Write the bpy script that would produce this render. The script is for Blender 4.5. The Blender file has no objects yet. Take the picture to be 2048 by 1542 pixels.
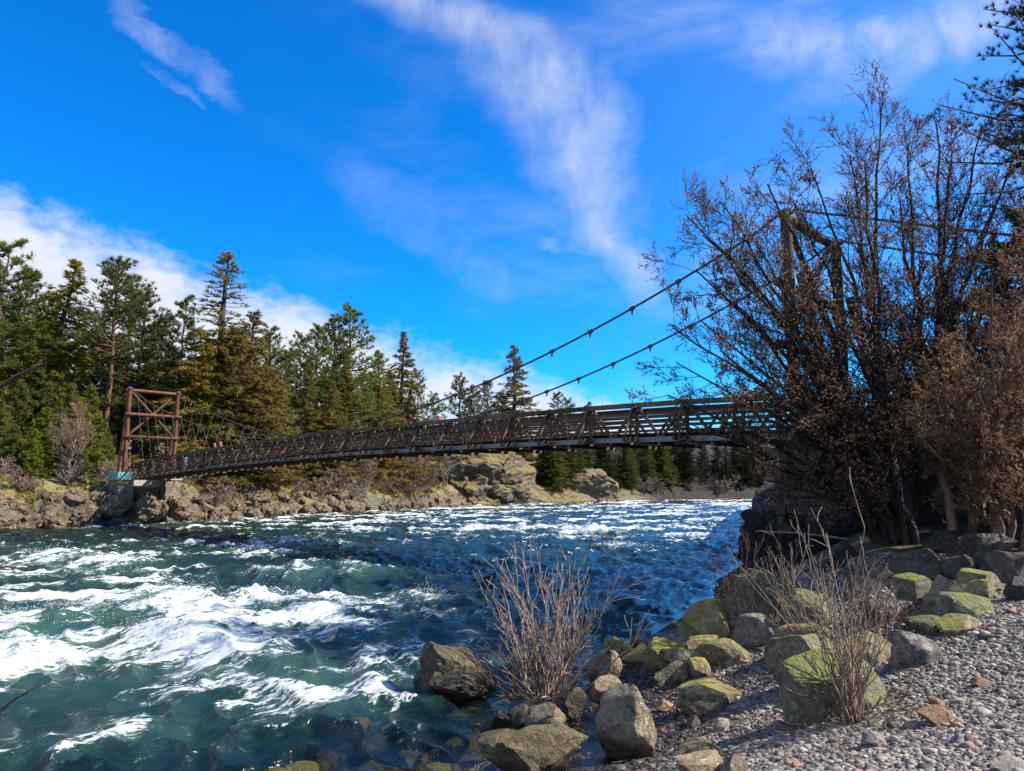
import bpy, bmesh, math, random
import numpy as np
from mathutils import Vector, Matrix

random.seed(7)
rng = np.random.default_rng(7)
scene = bpy.context.scene
COL = scene.collection
rad = math.radians

# ------------------------------------------------------------------ camera
F_PX, CAM_H, HORIZON = 1450.0, 3.5, 975.0          # in pixels of a 2048 x 1542 frame
PITCH = math.atan((HORIZON - 771.0) / F_PX)
cam_data = bpy.data.cameras.new("camera")
cam = bpy.data.objects.new("camera", cam_data)
COL.objects.link(cam)
cam.location = (0, 0, CAM_H)
cam.rotation_euler = (rad(90) + PITCH, 0, 0)
cam_data.sensor_fit = 'HORIZONTAL'
cam_data.sensor_width = 36.0
cam_data.lens = 36.0 * F_PX / 2048.0
cam_data.clip_start = 0.1
cam_data.clip_end = 4000
scene.camera = cam

def ray(px, py):
    u = (px - 1024.0) / F_PX
    v = (771.0 - py) / F_PX
    c, s = math.cos(PITCH), math.sin(PITCH)
    return np.array([u, c - v * s, s + v * c])

def at_depth(px, py, y):
    r = ray(px, py) * (y / ray(px, py)[1])
    return np.array([r[0], r[1], r[2] + CAM_H])

def az_el(px, py):
    r = ray(px, py)
    r = r / np.linalg.norm(r)
    return math.atan2(r[0], r[1]), math.asin(r[2])

# ------------------------------------------------------------------ node helper
class NT:
    def __init__(self, nt):
        self.nt = nt
        nt.nodes.clear()
    def n(self, typ, props=None, **ins):
        nd = self.nt.nodes.new(typ)
        for k, v in (props or {}).items():
            setattr(nd, k, v)
        for k, v in ins.items():
            key = int(k[1:]) if k[0] == 'i' and k[1:].isdigit() else k.replace('_', ' ')
            self.set(nd, key, v)
        return nd
    def set(self, nd, key, v):
        sock = nd.inputs[key]
        if hasattr(v, 'outputs'):
            v = v.outputs[0]
        if isinstance(v, bpy.types.NodeSocket):
            self.nt.links.new(v, sock)
        else:
            if sock.type == 'RGBA' and len(v) == 3:
                v = (*v, 1.0)
            sock.default_value = v
    def m(self, op, a, b=0.0, c=0.0, clamp=False):
        return self.n('ShaderNodeMath', {'operation': op, 'use_clamp': clamp}, i0=a, i1=b, i2=c).outputs[0]
    def smooth(self, x, a, b, lo=0.0, hi=1.0):
        return self.n('ShaderNodeMapRange', {'interpolation_type': 'SMOOTHSTEP'}, i0=x, i1=a, i2=b, i3=lo, i4=hi).outputs[0]
    def lin(self, x, a, b, lo=0.0, hi=1.0):
        return self.n('ShaderNodeMapRange', {}, i0=x, i1=a, i2=b, i3=lo, i4=hi).outputs[0]
    def noise(self, vec, scale, detail=3.0, rough=0.55, dist=0.0):
        return self.n('ShaderNodeTexNoise', {}, Vector=vec, Scale=scale, Detail=detail, Roughness=rough, Distortion=dist).outputs[0]
    def mix(self, f, a, b, blend='MIX'):
        nd = self.nt.nodes.new('ShaderNodeMix')
        nd.data_type = 'RGBA'
        nd.blend_type = blend
        self.set(nd, 0, f); self.set(nd, 6, a); self.set(nd, 7, b)
        return nd.outputs[2]
    def mapping(self, vec, scale=(1, 1, 1), rot=(0, 0, 0), loc=(0, 0, 0)):
        return self.n('ShaderNodeMapping', {}, Vector=vec, Scale=scale, Rotation=rot, Location=loc).outputs[0]
    def ramp(self, f, stops):
        nd = self.n('ShaderNodeValToRGB', {}, Fac=f)
        e = nd.color_ramp.elements
        while len(e) < len(stops):
            e.new(0.5)
        for el, (p, c) in zip(e, stops):
            el.position = p
            el.color = (*c, 1.0) if len(c) == 3 else c
        return nd.outputs[0]

# ------------------------------------------------------------------ world, sun, exposure
SUN_AZ, SUN_EL = rad(91), rad(41)
world = bpy.data.worlds.new("World")
scene.world = world
world.use_nodes = True
w = NT(world.node_tree)
gen = w.n('ShaderNodeTexCoord').outputs['Generated']
sky = w.n('ShaderNodeTexSky', {'sky_type': 'NISHITA', 'sun_disc': False, 'sun_elevation': SUN_EL, 'sun_rotation': SUN_AZ,
                               'altitude': 600.0, 'air_density': 1.0, 'dust_density': 0.15, 'ozone_density': 3.0})
sky_col = w.n('ShaderNodeHueSaturation', {}, Hue=0.5, Saturation=1.25, Value=1.0, Fac=1.0, Color=sky.outputs[0]).outputs[0]
sky_col = w.mix(1.0, sky_col, (0.12, 1.76, 2.75), 'MULTIPLY')
sep = w.n('ShaderNodeSeparateXYZ', {}, i0=gen)
az = w.m('ARCTAN2', sep.outputs[0], sep.outputs[1])
el = w.m('ARCSINE', sep.outputs[2])
ae = w.n('ShaderNodeCombineXYZ', {}, i0=az, i1=el, i2=0.0).outputs[0]

def line_coeffs(p, q):
    """el = k*az + b through two pixels of the sky"""
    a0, e0 = az_el(*p); a1, e1 = az_el(*q)
    k = (e1 - e0) / (a1 - a0)
    return k, e0 - k * a0
# the white cloud bank low in the left half of the sky, its upper edge falling to the right
k1, b1 = line_coeffs((0, 378), (1000, 738))
wob = w.m('MULTIPLY', w.m('SUBTRACT', w.noise(ae, 9.0, 6.0, 0.6), 0.5), 0.12)
fine = w.m('MULTIPLY', w.m('SUBTRACT', w.noise(w.mapping(ae, (1, 2.2, 1), (0, 0, rad(25))), 30.0, 6.0, 0.65, 0.6), 0.5), 0.06)
edge = w.m('ADD', w.m('MULTIPLY_ADD', az, k1, b1), w.m('ADD', wob, fine))
below = w.m('SUBTRACT', edge, el)
bank = w.smooth(below, -0.022, 0.045)
low = line_coeffs((0, 640), (960, 850))
lo_edge = w.m('ADD', w.m('MULTIPLY_ADD', az, low[0], low[1]), wob)
under = w.smooth(w.m('SUBTRACT', el, lo_edge), -0.14, 0.05, 0.55, 1.0)
bank = w.m('MULTIPLY', bank, under)
bank = w.m('MULTIPLY', bank, w.lin(w.noise(ae, 14.0, 5.0, 0.6), 0.25, 0.55, 0.72, 1.0))
# long cirrus streak falling from the top of the frame
pts = [(700, -60), (1000, 70), (1090, 150), (1150, 270), (1185, 380), (1205, 460), (1260, 520)]
ae_pts = [az_el(*p) for p in pts]
cu = w.n('ShaderNodeFloatCurve', {}, Factor=1.0, Value=w.lin(el, 0.15, 0.70))
cm = cu.mapping.curves[0]
data = sorted([((e - 0.15) / 0.55, (a + 0.6) / 1.2) for a, e in ae_pts])
cm.points[0].location = (0.0, data[0][1] + 0.02)
cm.points[1].location = (1.0, max(0.02, data[-1][1] - 0.12))
for x_, y_ in data:
    cm.points.new(min(max(x_, 0.001), 0.999), y_)
cu.mapping.update()
centre = w.m('MULTIPLY_ADD', cu.outputs[0], 1.2, -0.6)
flow_n = w.noise(w.mapping(ae, (1.0, 2.0, 1), (0, 0, rad(-25))), 8.0, 6.0, 0.62, 0.5)
d_az = w.m('ADD', w.m('SUBTRACT', az, centre), w.m('MULTIPLY', w.m('SUBTRACT', flow_n, 0.5), 0.12))
side = w.m('ABSOLUTE', d_az)
width = w.lin(el, 0.25, 0.62, 0.035, 0.115)
streak = w.smooth(w.m('DIVIDE', side, width), 0.0, 1.55, 1.0, 0.0)
streak = w.m('MULTIPLY', streak, w.smooth(el, 0.21, 0.30))
strands = w.noise(w.mapping(ae, (1.4, 1.0, 1), (0, 0, rad(20))), 15.0, 7.0, 0.60, 0.25)
streak = w.m('MULTIPLY', streak, w.lin(strands, 0.28, 0.74, 0.16, 0.60))
# thin veils over the rest of the sky, thickening to the right
veil_n = w.noise(w.mapping(ae, (1.0, 2.6, 1), (0, 0, rad(-28))), 3.6, 6.0, 0.55, 0.4)
veil_f = w.noise(w.mapping(ae, (1.5, 6.0, 1), (0, 0, rad(-22))), 8.0, 7.0, 0.6, 0.35)
veil = w.m('MULTIPLY', w.smooth(veil_n, 0.44, 0.74), w.lin(veil_f, 0.3, 0.7, 0.10, 0.42))
veil = w.m('MULTIPLY', veil, w.lin(az, -0.40, 0.40, 0.0, 0.8))
def wisp(px, py, ang_deg, la, lb, op):
    """a torn cirrus wisp round a direction of the sky"""
    a0, e0 = az_el(px, py)
    dx = w.m('SUBTRACT', az, a0); dy = w.m('SUBTRACT', el, e0)
    c, s_ = math.cos(rad(ang_deg)), math.sin(rad(ang_deg))
    u_ = w.m('ADD', w.m('MULTIPLY', dx, c), w.m('MULTIPLY', dy, s_))
    v_ = w.m('ADD', w.m('ADD', w.m('MULTIPLY', dx, -s_), w.m('MULTIPLY', dy, c)), w.m('MULTIPLY', w.m('SUBTRACT', flow_n, 0.5), 0.07))
    q_ = w.m('ADD', w.m('POWER', w.m('ABSOLUTE', w.m('DIVIDE', u_, la)), 2.0), w.m('POWER', w.m('ABSOLUTE', w.m('DIVIDE', v_, lb)), 2.0))
    return w.m('MULTIPLY', w.smooth(q_, 0.0, 1.0, op, 0.0), w.lin(strands, 0.32, 0.66, 0.1, 1.0))
for args in ((340, 95, -24, 0.12, 0.022, 0.26), (350, 172, -20, 0.05, 0.010, 0.16), (1700, 90, -12, 0.20, 0.05, 0.5), (1870, 70, 8, 0.16, 0.05, 0.45), (820, 430, -28, 0.17, 0.05, 0.13), (960, 540, -24, 0.10, 0.04, 0.16), (1140, 490, -10, 0.06, 0.015, 0.3)):
    veil = w.m('MAXIMUM', veil, wisp(*args))
haze_r = w.m('MULTIPLY', w.smooth(az, -0.15, 0.9), 0.12)
clouds = w.m('MAXIMUM', w.m('MAXIMUM', bank, streak), w.m('ADD', veil, haze_r), clamp=True)
clouds = w.m('MULTIPLY', clouds, w.smooth(el, -0.05, 0.02))
final = w.mix(clouds, sky_col, (8.6, 9.0, 9.7))
bg = w.n('ShaderNodeBackground', {}, Color=final, Strength=0.05)
w.n('ShaderNodeOutputWorld', {}, Surface=bg)

sun_data = bpy.data.lights.new("sun", 'SUN')
sun_data.energy = 5.0
sun_data.angle = rad(0.5)
sun_data.color = (1.0, 0.94, 0.84)
sun = bpy.data.objects.new("sun", sun_data)
COL.objects.link(sun)
SUN_DIR = Vector((math.sin(SUN_AZ) * math.cos(SUN_EL), math.cos(SUN_AZ) * math.cos(SUN_EL), math.sin(SUN_EL)))
sun.rotation_euler = SUN_DIR.to_track_quat('Z', 'Y').to_euler()
sun.location = (60, 20, 60)
vs = scene.view_settings
vs.view_transform = 'Standard'
vs.look = 'None'
vs.gamma = 1.0
vs.use_curve_mapping = False
vs.exposure = 1.0

# ------------------------------------------------------------------ numeric noise
_perm = np.random.default_rng(11).permutation(4096)
def _hash(ix, iy, iz, seed):
    a = _perm[(ix + seed * 131) & 4095]
    b = _perm[(a + iy) & 4095]
    return _perm[(b + iz) & 4095]
_g3 = np.random.default_rng(5).normal(size=(4096, 3))
_g3 /= np.linalg.norm(_g3, axis=1)[:, None]
def perlin(x, y, z=None, seed=0):
    x = np.asarray(x, float); y = np.asarray(y, float)
    z = np.zeros_like(x) + 0.37 if z is None else np.asarray(z, float)
    ix, iy, iz = np.floor(x).astype(int), np.floor(y).astype(int), np.floor(z).astype(int)
    fx, fy, fz = x - ix, y - iy, z - iz
    s = lambda t: t * t * t * (t * (t * 6 - 15) + 10)
    u, v, ww = s(fx), s(fy), s(fz)
    out = 0.0
    for dx in (0, 1):
        for dy in (0, 1):
            for dz in (0, 1):
                g = _g3[_hash(ix + dx, iy + dy, iz + dz, seed)]
                d = g[..., 0] * (fx - dx) + g[..., 1] * (fy - dy) + g[..., 2] * (fz - dz)
                out = out + d * (u if dx else 1 - u) * (v if dy else 1 - v) * (ww if dz else 1 - ww)
    return out * 1.5
def fbm(x, y, z=None, oct=4, seed=0, gain=0.5):
    t, a, s = 0.0, 1.0, 1.0
    for o in range(oct):
        t = t + a * perlin(np.asarray(x) * s, np.asarray(y) * s, None if z is None else np.asarray(z) * s, seed + o)
        a *= gain; s *= 2.03
    return t
def sstep(x, a, b):
    t = np.clip((np.asarray(x, float) - a) / (b - a), 0, 1)
    return t * t * (3 - 2 * t)

# ------------------------------------------------------------------ object helpers
def tag(o, label=None, cat=None, group=None, kind=None):
    if label: o["label"] = label
    if cat: o["category"] = cat
    if group: o["group"] = group
    if kind: o["kind"] = kind
    return o
def link(name, mesh, parent=None, mat=None):
    o = bpy.data.objects.new(name, mesh)
    COL.objects.link(o)
    if parent is not None:
        o.parent = parent
    if mat is not None and mesh is not None and not mesh.materials:
        mesh.materials.append(mat)
    return o
def empty(name, loc=(0, 0, 0), parent=None):
    o = bpy.data.objects.new(name, None)
    o.empty_display_size = 0.3
    COL.objects.link(o)
    o.location = loc
    if parent is not None:
        o.parent = parent
    return o
def np_mesh(name, verts, faces, mat=None, smooth=False, attrs=None):
    """verts (n,3); faces (m,k) of one size k"""
    verts = np.asarray(verts, np.float32); faces = np.asarray(faces, np.int32)
    me = bpy.data.meshes.new(name)
    k = faces.shape[1]
    me.vertices.add(len(verts))
    me.vertices.foreach_set("co", verts.ravel())
    me.loops.add(faces.size)
    me.loops.foreach_set("vertex_index", faces.ravel())
    me.polygons.add(len(faces))
    me.polygons.foreach_set("loop_start", np.arange(0, faces.size, k, dtype=np.int32))
    me.polygons.foreach_set("loop_total", np.full(len(faces), k, dtype=np.int32))
    if smooth:
        me.polygons.foreach_set("use_smooth", np.ones(len(faces), dtype=bool))
    me.update(calc_edges=True)
    for nm, arr in (attrs or {}).items():
        at = me.attributes.new(nm, 'FLOAT', 'POINT')
        at.data.foreach_set("value", np.asarray(arr, np.float32))
    if mat is not None:
        me.materials.append(mat)
    return me
def tubes(segs, sides=4):
    """segs: array (n,8) p0 r0 p1 r1 -> verts, quads"""
    S = np.asarray(segs, float)
    p0, r0, p1, r1 = S[:, :3], S[:, 3], S[:, 4:7], S[:, 7]
    d = p1 - p0
    L = np.linalg.norm(d, axis=1); L[L == 0] = 1e-6
    d = d / L[:, None]
    ref = np.where(np.abs(d[:, 2:3]) < 0.9, np.array([[0, 0, 1.0]]), np.array([[1.0, 0, 0]]))
    a = np.cross(d, ref); a /= np.linalg.norm(a, axis=1)[:, None]
    b = np.cross(d, a)
    ang = np.arange(sides) * 2 * math.pi / sides
    ca, sa = np.cos(ang), np.sin(ang)
    ring = a[:, None, :] * ca[None, :, None] + b[:, None, :] * sa[None, :, None]
    v0 = p0[:, None, :] + ring * r0[:, None, None]
    v1 = p1[:, None, :] + ring * r1[:, None, None]
    V = np.concatenate([v0, v1], axis=1).reshape(-1, 3)
    base = (np.arange(len(S)) * 2 * sides)[:, None]
    i = np.arange(sides); j = (i + 1) % sides
    q = np.stack([i, j, j + sides, i + sides], axis=1)
    Fq = (base[:, :, None] + q[None]).reshape(-1, 4)
    return V, Fq
def tube_mesh(name, segs, mat, sides=4, smooth=True):
    V, Q = tubes(segs, sides)
    return np_mesh(name, V, Q, mat, smooth)
def group_tubes(name, thick, thin, mat):
    """thick tubes with 6 sides and thin ones with 3, one mesh"""
    V, Q = tubes(thick, 6)
    me_v, me_f = [V], [Q]
    if len(thin):
        V2, Q2 = tubes(thin, 3)
        me_v.append(V2); me_f.append(Q2 + len(V))
    return np_mesh(name, np.concatenate(me_v), np.concatenate(me_f), mat, True)
def copy_tree(o, parent=None):
    c = o.copy()
    COL.objects.link(c)
    c.parent = parent
    for ch in o.children:
        copy_tree(ch, c)
    return c
# ------------------------------------------------------------------ materials
def new_mat(name):
    m = bpy.data.materials.new(name)
    m.use_nodes = True
    return m, NT(m.node_tree)
def finish(t, bsdf, disp=None):
    t.n('ShaderNodeOutputMaterial', {}, Surface=bsdf)
def principled(t, col, rough=0.8, spec=0.3, normal=None, **kw):
    b = t.n('ShaderNodeBsdfPrincipled', {})
    t.set(b, 'Base Color', col); t.set(b, 'Roughness', rough); t.set(b, 'Specular IOR Level', spec)
    if normal is not None:
        t.set(b, 'Normal', normal)
    for k, v in kw.items():
        t.set(b, k.replace('_', ' '), v)
    return b
def bump(t, h, strength=0.5, dist=0.05):
    return t.n('ShaderNodeBump', {}, Strength=strength, Distance=dist, Height=h).outputs[0]

def rock_mat(name, dark, light, moss_col=None, moss=0.0, scale=1.0, wet=False, rust=0.0, bump_s=1.0):
    m, t = new_mat(name)
    g = t.n('ShaderNodeNewGeometry')
    pos = g.outputs['Position']
    rnd = t.n('ShaderNodeObjectInfo').outputs['Random']
    n1 = t.noise(pos, 2.2 * scale, 6.0, 0.65, 0.4)
    n2 = t.noise(pos, 14.0 * scale, 5.0, 0.7)
    n3 = t.noise(t.mapping(pos, (1, 1, 1.7), (0.5, 0.6, 0)), 4.0 * scale, 6.0, 0.68, 0.6)
    col = t.ramp(t.m('MULTIPLY_ADD', n2, 0.55, t.m('MULTIPLY', n1, 0.5)), [(0.38, dark), (0.52, tuple((a + b) / 2 for a, b in zip(dark, light))), (0.66, light)])
    lich = t.noise(pos, 7.0 * scale, 5.0, 0.7, 0.8)
    col = t.mix(t.smooth(lich, 0.56, 0.63, 0.0, 0.6), col, tuple(min(0.6, c * 1.5) for c in light))
    col = t.mix(t.smooth(lich, 0.44, 0.36, 0.0, 0.6), col, tuple(c * 0.5 for c in dark))
    col = t.mix(t.smooth(n3, 0.55, 0.68, 0.0, 0.7), col, tuple(c * 0.35 for c in dark))
    speck = t.n('ShaderNodeTexVoronoi', {}, Vector=pos, Scale=60.0 * scale).outputs[0]
    col = t.mix(t.smooth(speck, 0.0, 0.3, 0.35, 0.0), col, tuple(min(1, c * 1.6) for c in light))
    if rust:
        col = t.mix(t.smooth(t.noise(pos, 3.1 * scale, 4.0, 0.6), 0.52, 0.68, 0.0, rust), col, (0.22, 0.095, 0.03))
    if moss_col is not None:
        nz = t.n('ShaderNodeSeparateXYZ', {}, i0=g.outputs['Normal']).outputs[2]
        mn = t.noise(pos, 4.5 * scale, 6.0, 0.7, 0.5)
        f = t.m('ADD', t.m('MULTIPLY', nz, 0.55), t.m('MULTIPLY_ADD', mn, 1.3, t.m('MULTIPLY_ADD', rnd, 0.12, moss - 0.95)))
        f = t.smooth(f, 0.25, 0.62)
        mcol = t.mix(t.noise(pos, 9.0, 4.0, 0.6), tuple(c * 0.45 for c in moss_col), tuple(min(1, c * 1.5) for c in moss_col))
        col = t.mix(t.m('MULTIPLY', f, 0.88), col, mcol)
    col = t.mix(1.0, col, t.n('ShaderNodeCombineColor', {}, i0=t.lin(rnd, 0, 1, 0.8, 1.15), i1=t.lin(rnd, 0, 1, 0.82, 1.12), i2=t.lin(rnd, 0, 1, 0.84, 1.08)).outputs[0], 'MULTIPLY')
    rough = 0.85
    if wet:
        z = t.n('ShaderNodeSeparateXYZ', {}, i0=pos).outputs[2]
        wf = t.smooth(t.m('ADD', z, t.m('MULTIPLY', t.m('SUBTRACT', n1, 0.5), 0.5)), 0.10, 0.42, 1.0, 0.0)
        col = t.mix(wf, col, t.mix(1.0, col, (0.32, 0.30, 0.26), 'MULTIPLY'))
        rough = t.lin(wf, 0, 1, 0.85, 0.22)
    hgt = t.m('ADD', t.m('MULTIPLY', n3, 0.8), t.m('ADD', t.m('MULTIPLY', n2, 0.6), t.m('MULTIPLY', n1, 0.4)))
    col = t.mix(1.0, col, (1.0, 0.98, 0.94), 'MULTIPLY')
    b = principled(t, col, rough, 0.3, bump(t, hgt, bump_s, 0.11 / scale))
    finish(t, b)
    return m
MAT = {}
MAT['rock_grey'] = rock_mat('rock_grey', (0.085, 0.075, 0.065), (0.36, 0.31, 0.26), wet=True)
MAT['rock_tan'] = rock_mat('rock_tan', (0.12, 0.095, 0.06), (0.40, 0.33, 0.22), (0.10, 0.11, 0.02), -0.06, wet=True, rust=0.3)
MAT['rock_moss'] = rock_mat('rock_moss', (0.10, 0.085, 0.06), (0.36, 0.31, 0.21), (0.24, 0.23, 0.04), 0.26, wet=True)
MAT['rock_yellow'] = rock_mat('rock_yellow', (0.16, 0.14, 0.08), (0.38, 0.33, 0.18), (0.26, 0.25, 0.02), 0.36, wet=True)
MAT['rock_green'] = rock_mat('rock_green', (0.08, 0.07, 0.05), (0.28, 0.25, 0.17), (0.17, 0.20, 0.03), 0.28, wet=True)
MAT['rock_painted_shade'] = rock_mat('rock_painted_shade', (0.032, 0.029, 0.027), (0.13, 0.117, 0.10), (0.10, 0.11, 0.04), -0.05)  # stones of the shaded bank, their shade put into the darker colour
MAT['rock_wetdark'] = rock_mat('rock_wetdark', (0.035, 0.03, 0.024), (0.17, 0.135, 0.08), (0.12, 0.13, 0.015), 0.02, wet=True)
MAT['basalt'] = rock_mat('basalt', (0.009, 0.008, 0.008), (0.04, 0.036, 0.033), (0.05, 0.06, 0.015), -0.16, scale=0.7)  # rock darkened further, so the outcrops' shade sits in the colour
MAT['basalt_far'] = rock_mat('basalt_far', (0.035, 0.027, 0.02), (0.27, 0.20, 0.13), (0.17, 0.13, 0.035), 0.10, scale=0.6, bump_s=1.0)
MAT['knoll'] = rock_mat('knoll', (0.045, 0.036, 0.028), (0.22, 0.17, 0.12), (0.25, 0.195, 0.04), 0.40, scale=0.3, bump_s=1.0)
MAT['stone_red'] = rock_mat('stone_red', (0.17, 0.09, 0.05), (0.42, 0.26, 0.16), scale=3.0)
MAT['stone_pale'] = rock_mat('stone_pale', (0.22, 0.18, 0.15), (0.50, 0.42, 0.36), scale=3.0)
MAT['stone_slate'] = rock_mat('stone_slate', (0.11, 0.10, 0.11), (0.30, 0.27, 0.27), scale=3.0)
MAT['masonry'] = rock_mat('masonry', (0.12, 0.10, 0.075), (0.36, 0.30, 0.22), (0.2, 0.18, 0.05), -0.2, scale=1.0)

def pebble_mat():
    m, t = new_mat('pebble')
    rnd = t.n('ShaderNodeObjectInfo').outputs['Random']
    pos = t.n('ShaderNodeNewGeometry').outputs['Position']
    col = t.ramp(rnd, [(0.0, (0.06, 0.055, 0.05)), (0.3, (0.16, 0.14, 0.12)), (0.55, (0.28, 0.24, 0.20)), (0.8, (0.35, 0.31, 0.26)), (0.93, (0.29, 0.17, 0.11)), (1.0, (0.46, 0.41, 0.35))])
    col = t.mix(t.lin(t.noise(pos, 40.0, 4.0, 0.65), 0.3, 0.7, 0.0, 0.5), col, t.mix(1.0, col, (0.5, 0.48, 0.46), 'MULTIPLY'))
    z = t.n('ShaderNodeSeparateXYZ', {}, i0=pos).outputs[2]
    wf = t.smooth(t.m('ADD', z, t.m('MULTIPLY', t.m('SUBTRACT', t.noise(pos, 1.3, 3.0), 0.5), 0.5)), 0.12, 0.48, 1.0, 0.0)
    col = t.mix(wf, col, t.mix(1.0, col, (0.36, 0.33, 0.31), 'MULTIPLY'))
    finish(t, principled(t, col, t.lin(wf, 0, 1, 0.8, 0.3), 0.35))
    return m
MAT['pebble'] = pebble_mat()

def wood_mat(name, dark, light, rough=0.8, streak=14.0):
    m, t = new_mat(name)
    tc = t.n('ShaderNodeTexCoord')
    rnd = t.n('ShaderNodeObjectInfo').outputs['Random']
    ob = t.n('ShaderNodeVectorMath', {'operation': 'ADD'}, i0=tc.outputs['Object'], i1=t.n('ShaderNodeCombineXYZ', {}, i0=t.m('MULTIPLY', rnd, 37.0), i1=rnd, i2=t.m('MULTIPLY', rnd, 11.0)).outputs[0]).outputs[0]
    g = t.noise(t.mapping(ob, (2.0, streak, streak)), 1.0, 6.0, 0.65, 0.5)
    pos = t.n('ShaderNodeNewGeometry').outputs['Position']
    blotch = t.noise(pos, 1.6, 4.0, 0.6)
    col = t.mix(t.lin(g, 0.3, 0.7), dark, light)
    col = t.mix(t.smooth(blotch, 0.45, 0.7, 0.0, 0.6), col, tuple(c * 0.5 for c in dark))
    v = t.lin(rnd, 0, 1, 0.65, 1.3)
    col = t.mix(1.0, col, t.n('ShaderNodeCombineColor', {}, i0=v, i1=v, i2=v).outputs[0], 'MULTIPLY')
    finish(t, principled(t, col, rough, 0.25, bump(t, g, 0.5, 0.02)))
    return m
MAT['timber'] = wood_mat('timber', (0.055, 0.031, 0.019), (0.20, 0.122, 0.075))
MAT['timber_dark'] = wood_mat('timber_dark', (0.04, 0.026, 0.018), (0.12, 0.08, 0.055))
MAT['log_red'] = wood_mat('log_red', (0.06, 0.022, 0.012), (0.20, 0.085, 0.042), streak=8.0)

def plain(name, col, rough=0.6, metal=0.0, var=0.2, scale=8.0):
    m, t = new_mat(name)
    pos = t.n('ShaderNodeNewGeometry').outputs['Position']
    n = t.noise(pos, scale, 5.0, 0.65)
    c = t.mix(t.lin(n, 0.3, 0.7), tuple(x * (1 - var) for x in col), tuple(min(1, x * (1 + var)) for x in col))
    finish(t, principled(t, c, rough, 0.4, bump(t, n, 0.2, 0.01), Metallic=metal))
    return m
MAT['steel'] = plain('steel', (0.17, 0.18, 0.19), 0.5, 0.6)
MAT['cable'] = plain('cable', (0.10, 0.07, 0.055), 0.6, 0.3)
MAT['hanger'] = plain('hanger', (0.36, 0.37, 0.38), 0.4, 0.6)
MAT['concrete'] = plain('concrete', (0.36, 0.33, 0.28), 0.9, 0.0, 0.25, 3.0)
MAT['concrete_teal'] = plain('concrete_teal', (0.16, 0.34, 0.30), 0.85, 0.0, 0.35, 2.5)
MAT['concrete_painted_shade'] = plain('concrete_painted_shade', (0.10, 0.09, 0.08), 0.9, 0.0, 0.3, 3.0)  # near pier caps: darker copy of the concrete with shade painted in
MAT['masonry_painted_shade'] = rock_mat('masonry_painted_shade', (0.03, 0.027, 0.024), (0.12, 0.10, 0.085), scale=1.0)  # near pier stones: masonry colour darkened to paint their shade
MAT['path'] = plain('path', (0.33, 0.31, 0.29), 0.9, 0.0, 0.2, 2.0)

def bark_mat(name, dark, light, scale=1.0):
    m, t = new_mat(name)
    pos = t.n('ShaderNodeNewGeometry').outputs['Position']
    n = t.noise(t.mapping(pos, (1, 1, 0.22)), 9.0 * scale, 6.0, 0.7, 0.6)
    rnd = t.n('ShaderNodeObjectInfo').outputs['Random']
    col = t.mix(t.lin(n, 0.32, 0.68), dark, light)
    v = t.lin(rnd, 0, 1, 0.7, 1.2)
    col = t.mix(1.0, col, t.n('ShaderNodeCombineColor', {}, i0=v, i1=v, i2=v).outputs[0], 'MULTIPLY')
    finish(t, principled(t, col, 0.9, 0.2, bump(t, n, 0.8, 0.04)))
    return m
MAT['bark_dark'] = bark_mat('bark_dark', (0.022, 0.017, 0.014), (0.085, 0.062, 0.05))
MAT['bark_red'] = bark_mat('bark_red', (0.06, 0.03, 0.02), (0.22, 0.115, 0.07), 0.5)
MAT['bark_far'] = bark_mat('bark_far', (0.03, 0.022, 0.018), (0.12, 0.085, 0.062), 0.4)
MAT['twig_pale'] = bark_mat('twig_pale', (0.15, 0.095, 0.065), (0.46, 0.35, 0.27), 2.0)
MAT['twig_brown'] = bark_mat('twig_brown', (0.09, 0.055, 0.038), (0.30, 0.20, 0.14), 2.0)
MAT['twig_pink'] = bark_mat('twig_pink', (0.13, 0.085, 0.07), (0.36, 0.26, 0.22), 0.5)
MAT['twig_grey'] = bark_mat('twig_grey', (0.14, 0.11, 0.09), (0.36, 0.31, 0.26), 0.5)

def leaf_mat(name, a, b, trans=0.25, nscale=0.8):
    m, t = new_mat(name)
    pos = t.n('ShaderNodeNewGeometry').outputs['Position']
    rnd = t.n('ShaderNodeObjectInfo').outputs['Random']
    n = t.m('ADD', t.m('MULTIPLY', t.noise(pos, nscale, 3.0, 0.6), 0.6), t.m('MULTIPLY', t.noise(pos, nscale * 7, 2.0, 0.6), 0.4))
    col = t.mix(t.lin(n, 0.32, 0.68), a, b)
    col = t.n('ShaderNodeHueSaturation', {}, Hue=t.lin(rnd, 0, 1, 0.485, 0.515), Saturation=t.lin(rnd, 0, 1, 0.85, 1.1), Value=t.lin(rnd, 0, 1, 0.75, 1.25), Fac=1.0, Color=col).outputs[0]
    d = t.n('ShaderNodeBsdfDiffuse', {}, Color=col)
    tr = t.n('ShaderNodeBsdfTranslucent', {}, Color=col)
    mx = t.n('ShaderNodeMixShader', {}, i0=trans, i1=d, i2=tr)
    finish(t, mx)
    return m
MAT['needle_pine'] = leaf_mat('needle_pine', (0.065, 0.085, 0.025), (0.20, 0.20, 0.05), 0.45)
MAT['needle_fir'] = leaf_mat('needle_fir', (0.13, 0.105, 0.02), (0.37, 0.27, 0.045), 0.45)
MAT['needle_young'] = leaf_mat('needle_young', (0.09, 0.11, 0.02), (0.26, 0.25, 0.045), 0.42)
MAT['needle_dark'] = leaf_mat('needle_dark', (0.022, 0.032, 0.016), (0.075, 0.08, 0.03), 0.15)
MAT['needle_far'] = leaf_mat('needle_far', (0.055, 0.068, 0.02), (0.19, 0.17, 0.04), 0.4)
MAT['bud'] = leaf_mat('bud', (0.17, 0.085, 0.05), (0.46, 0.27, 0.17), 0.5, 3.0)
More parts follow.
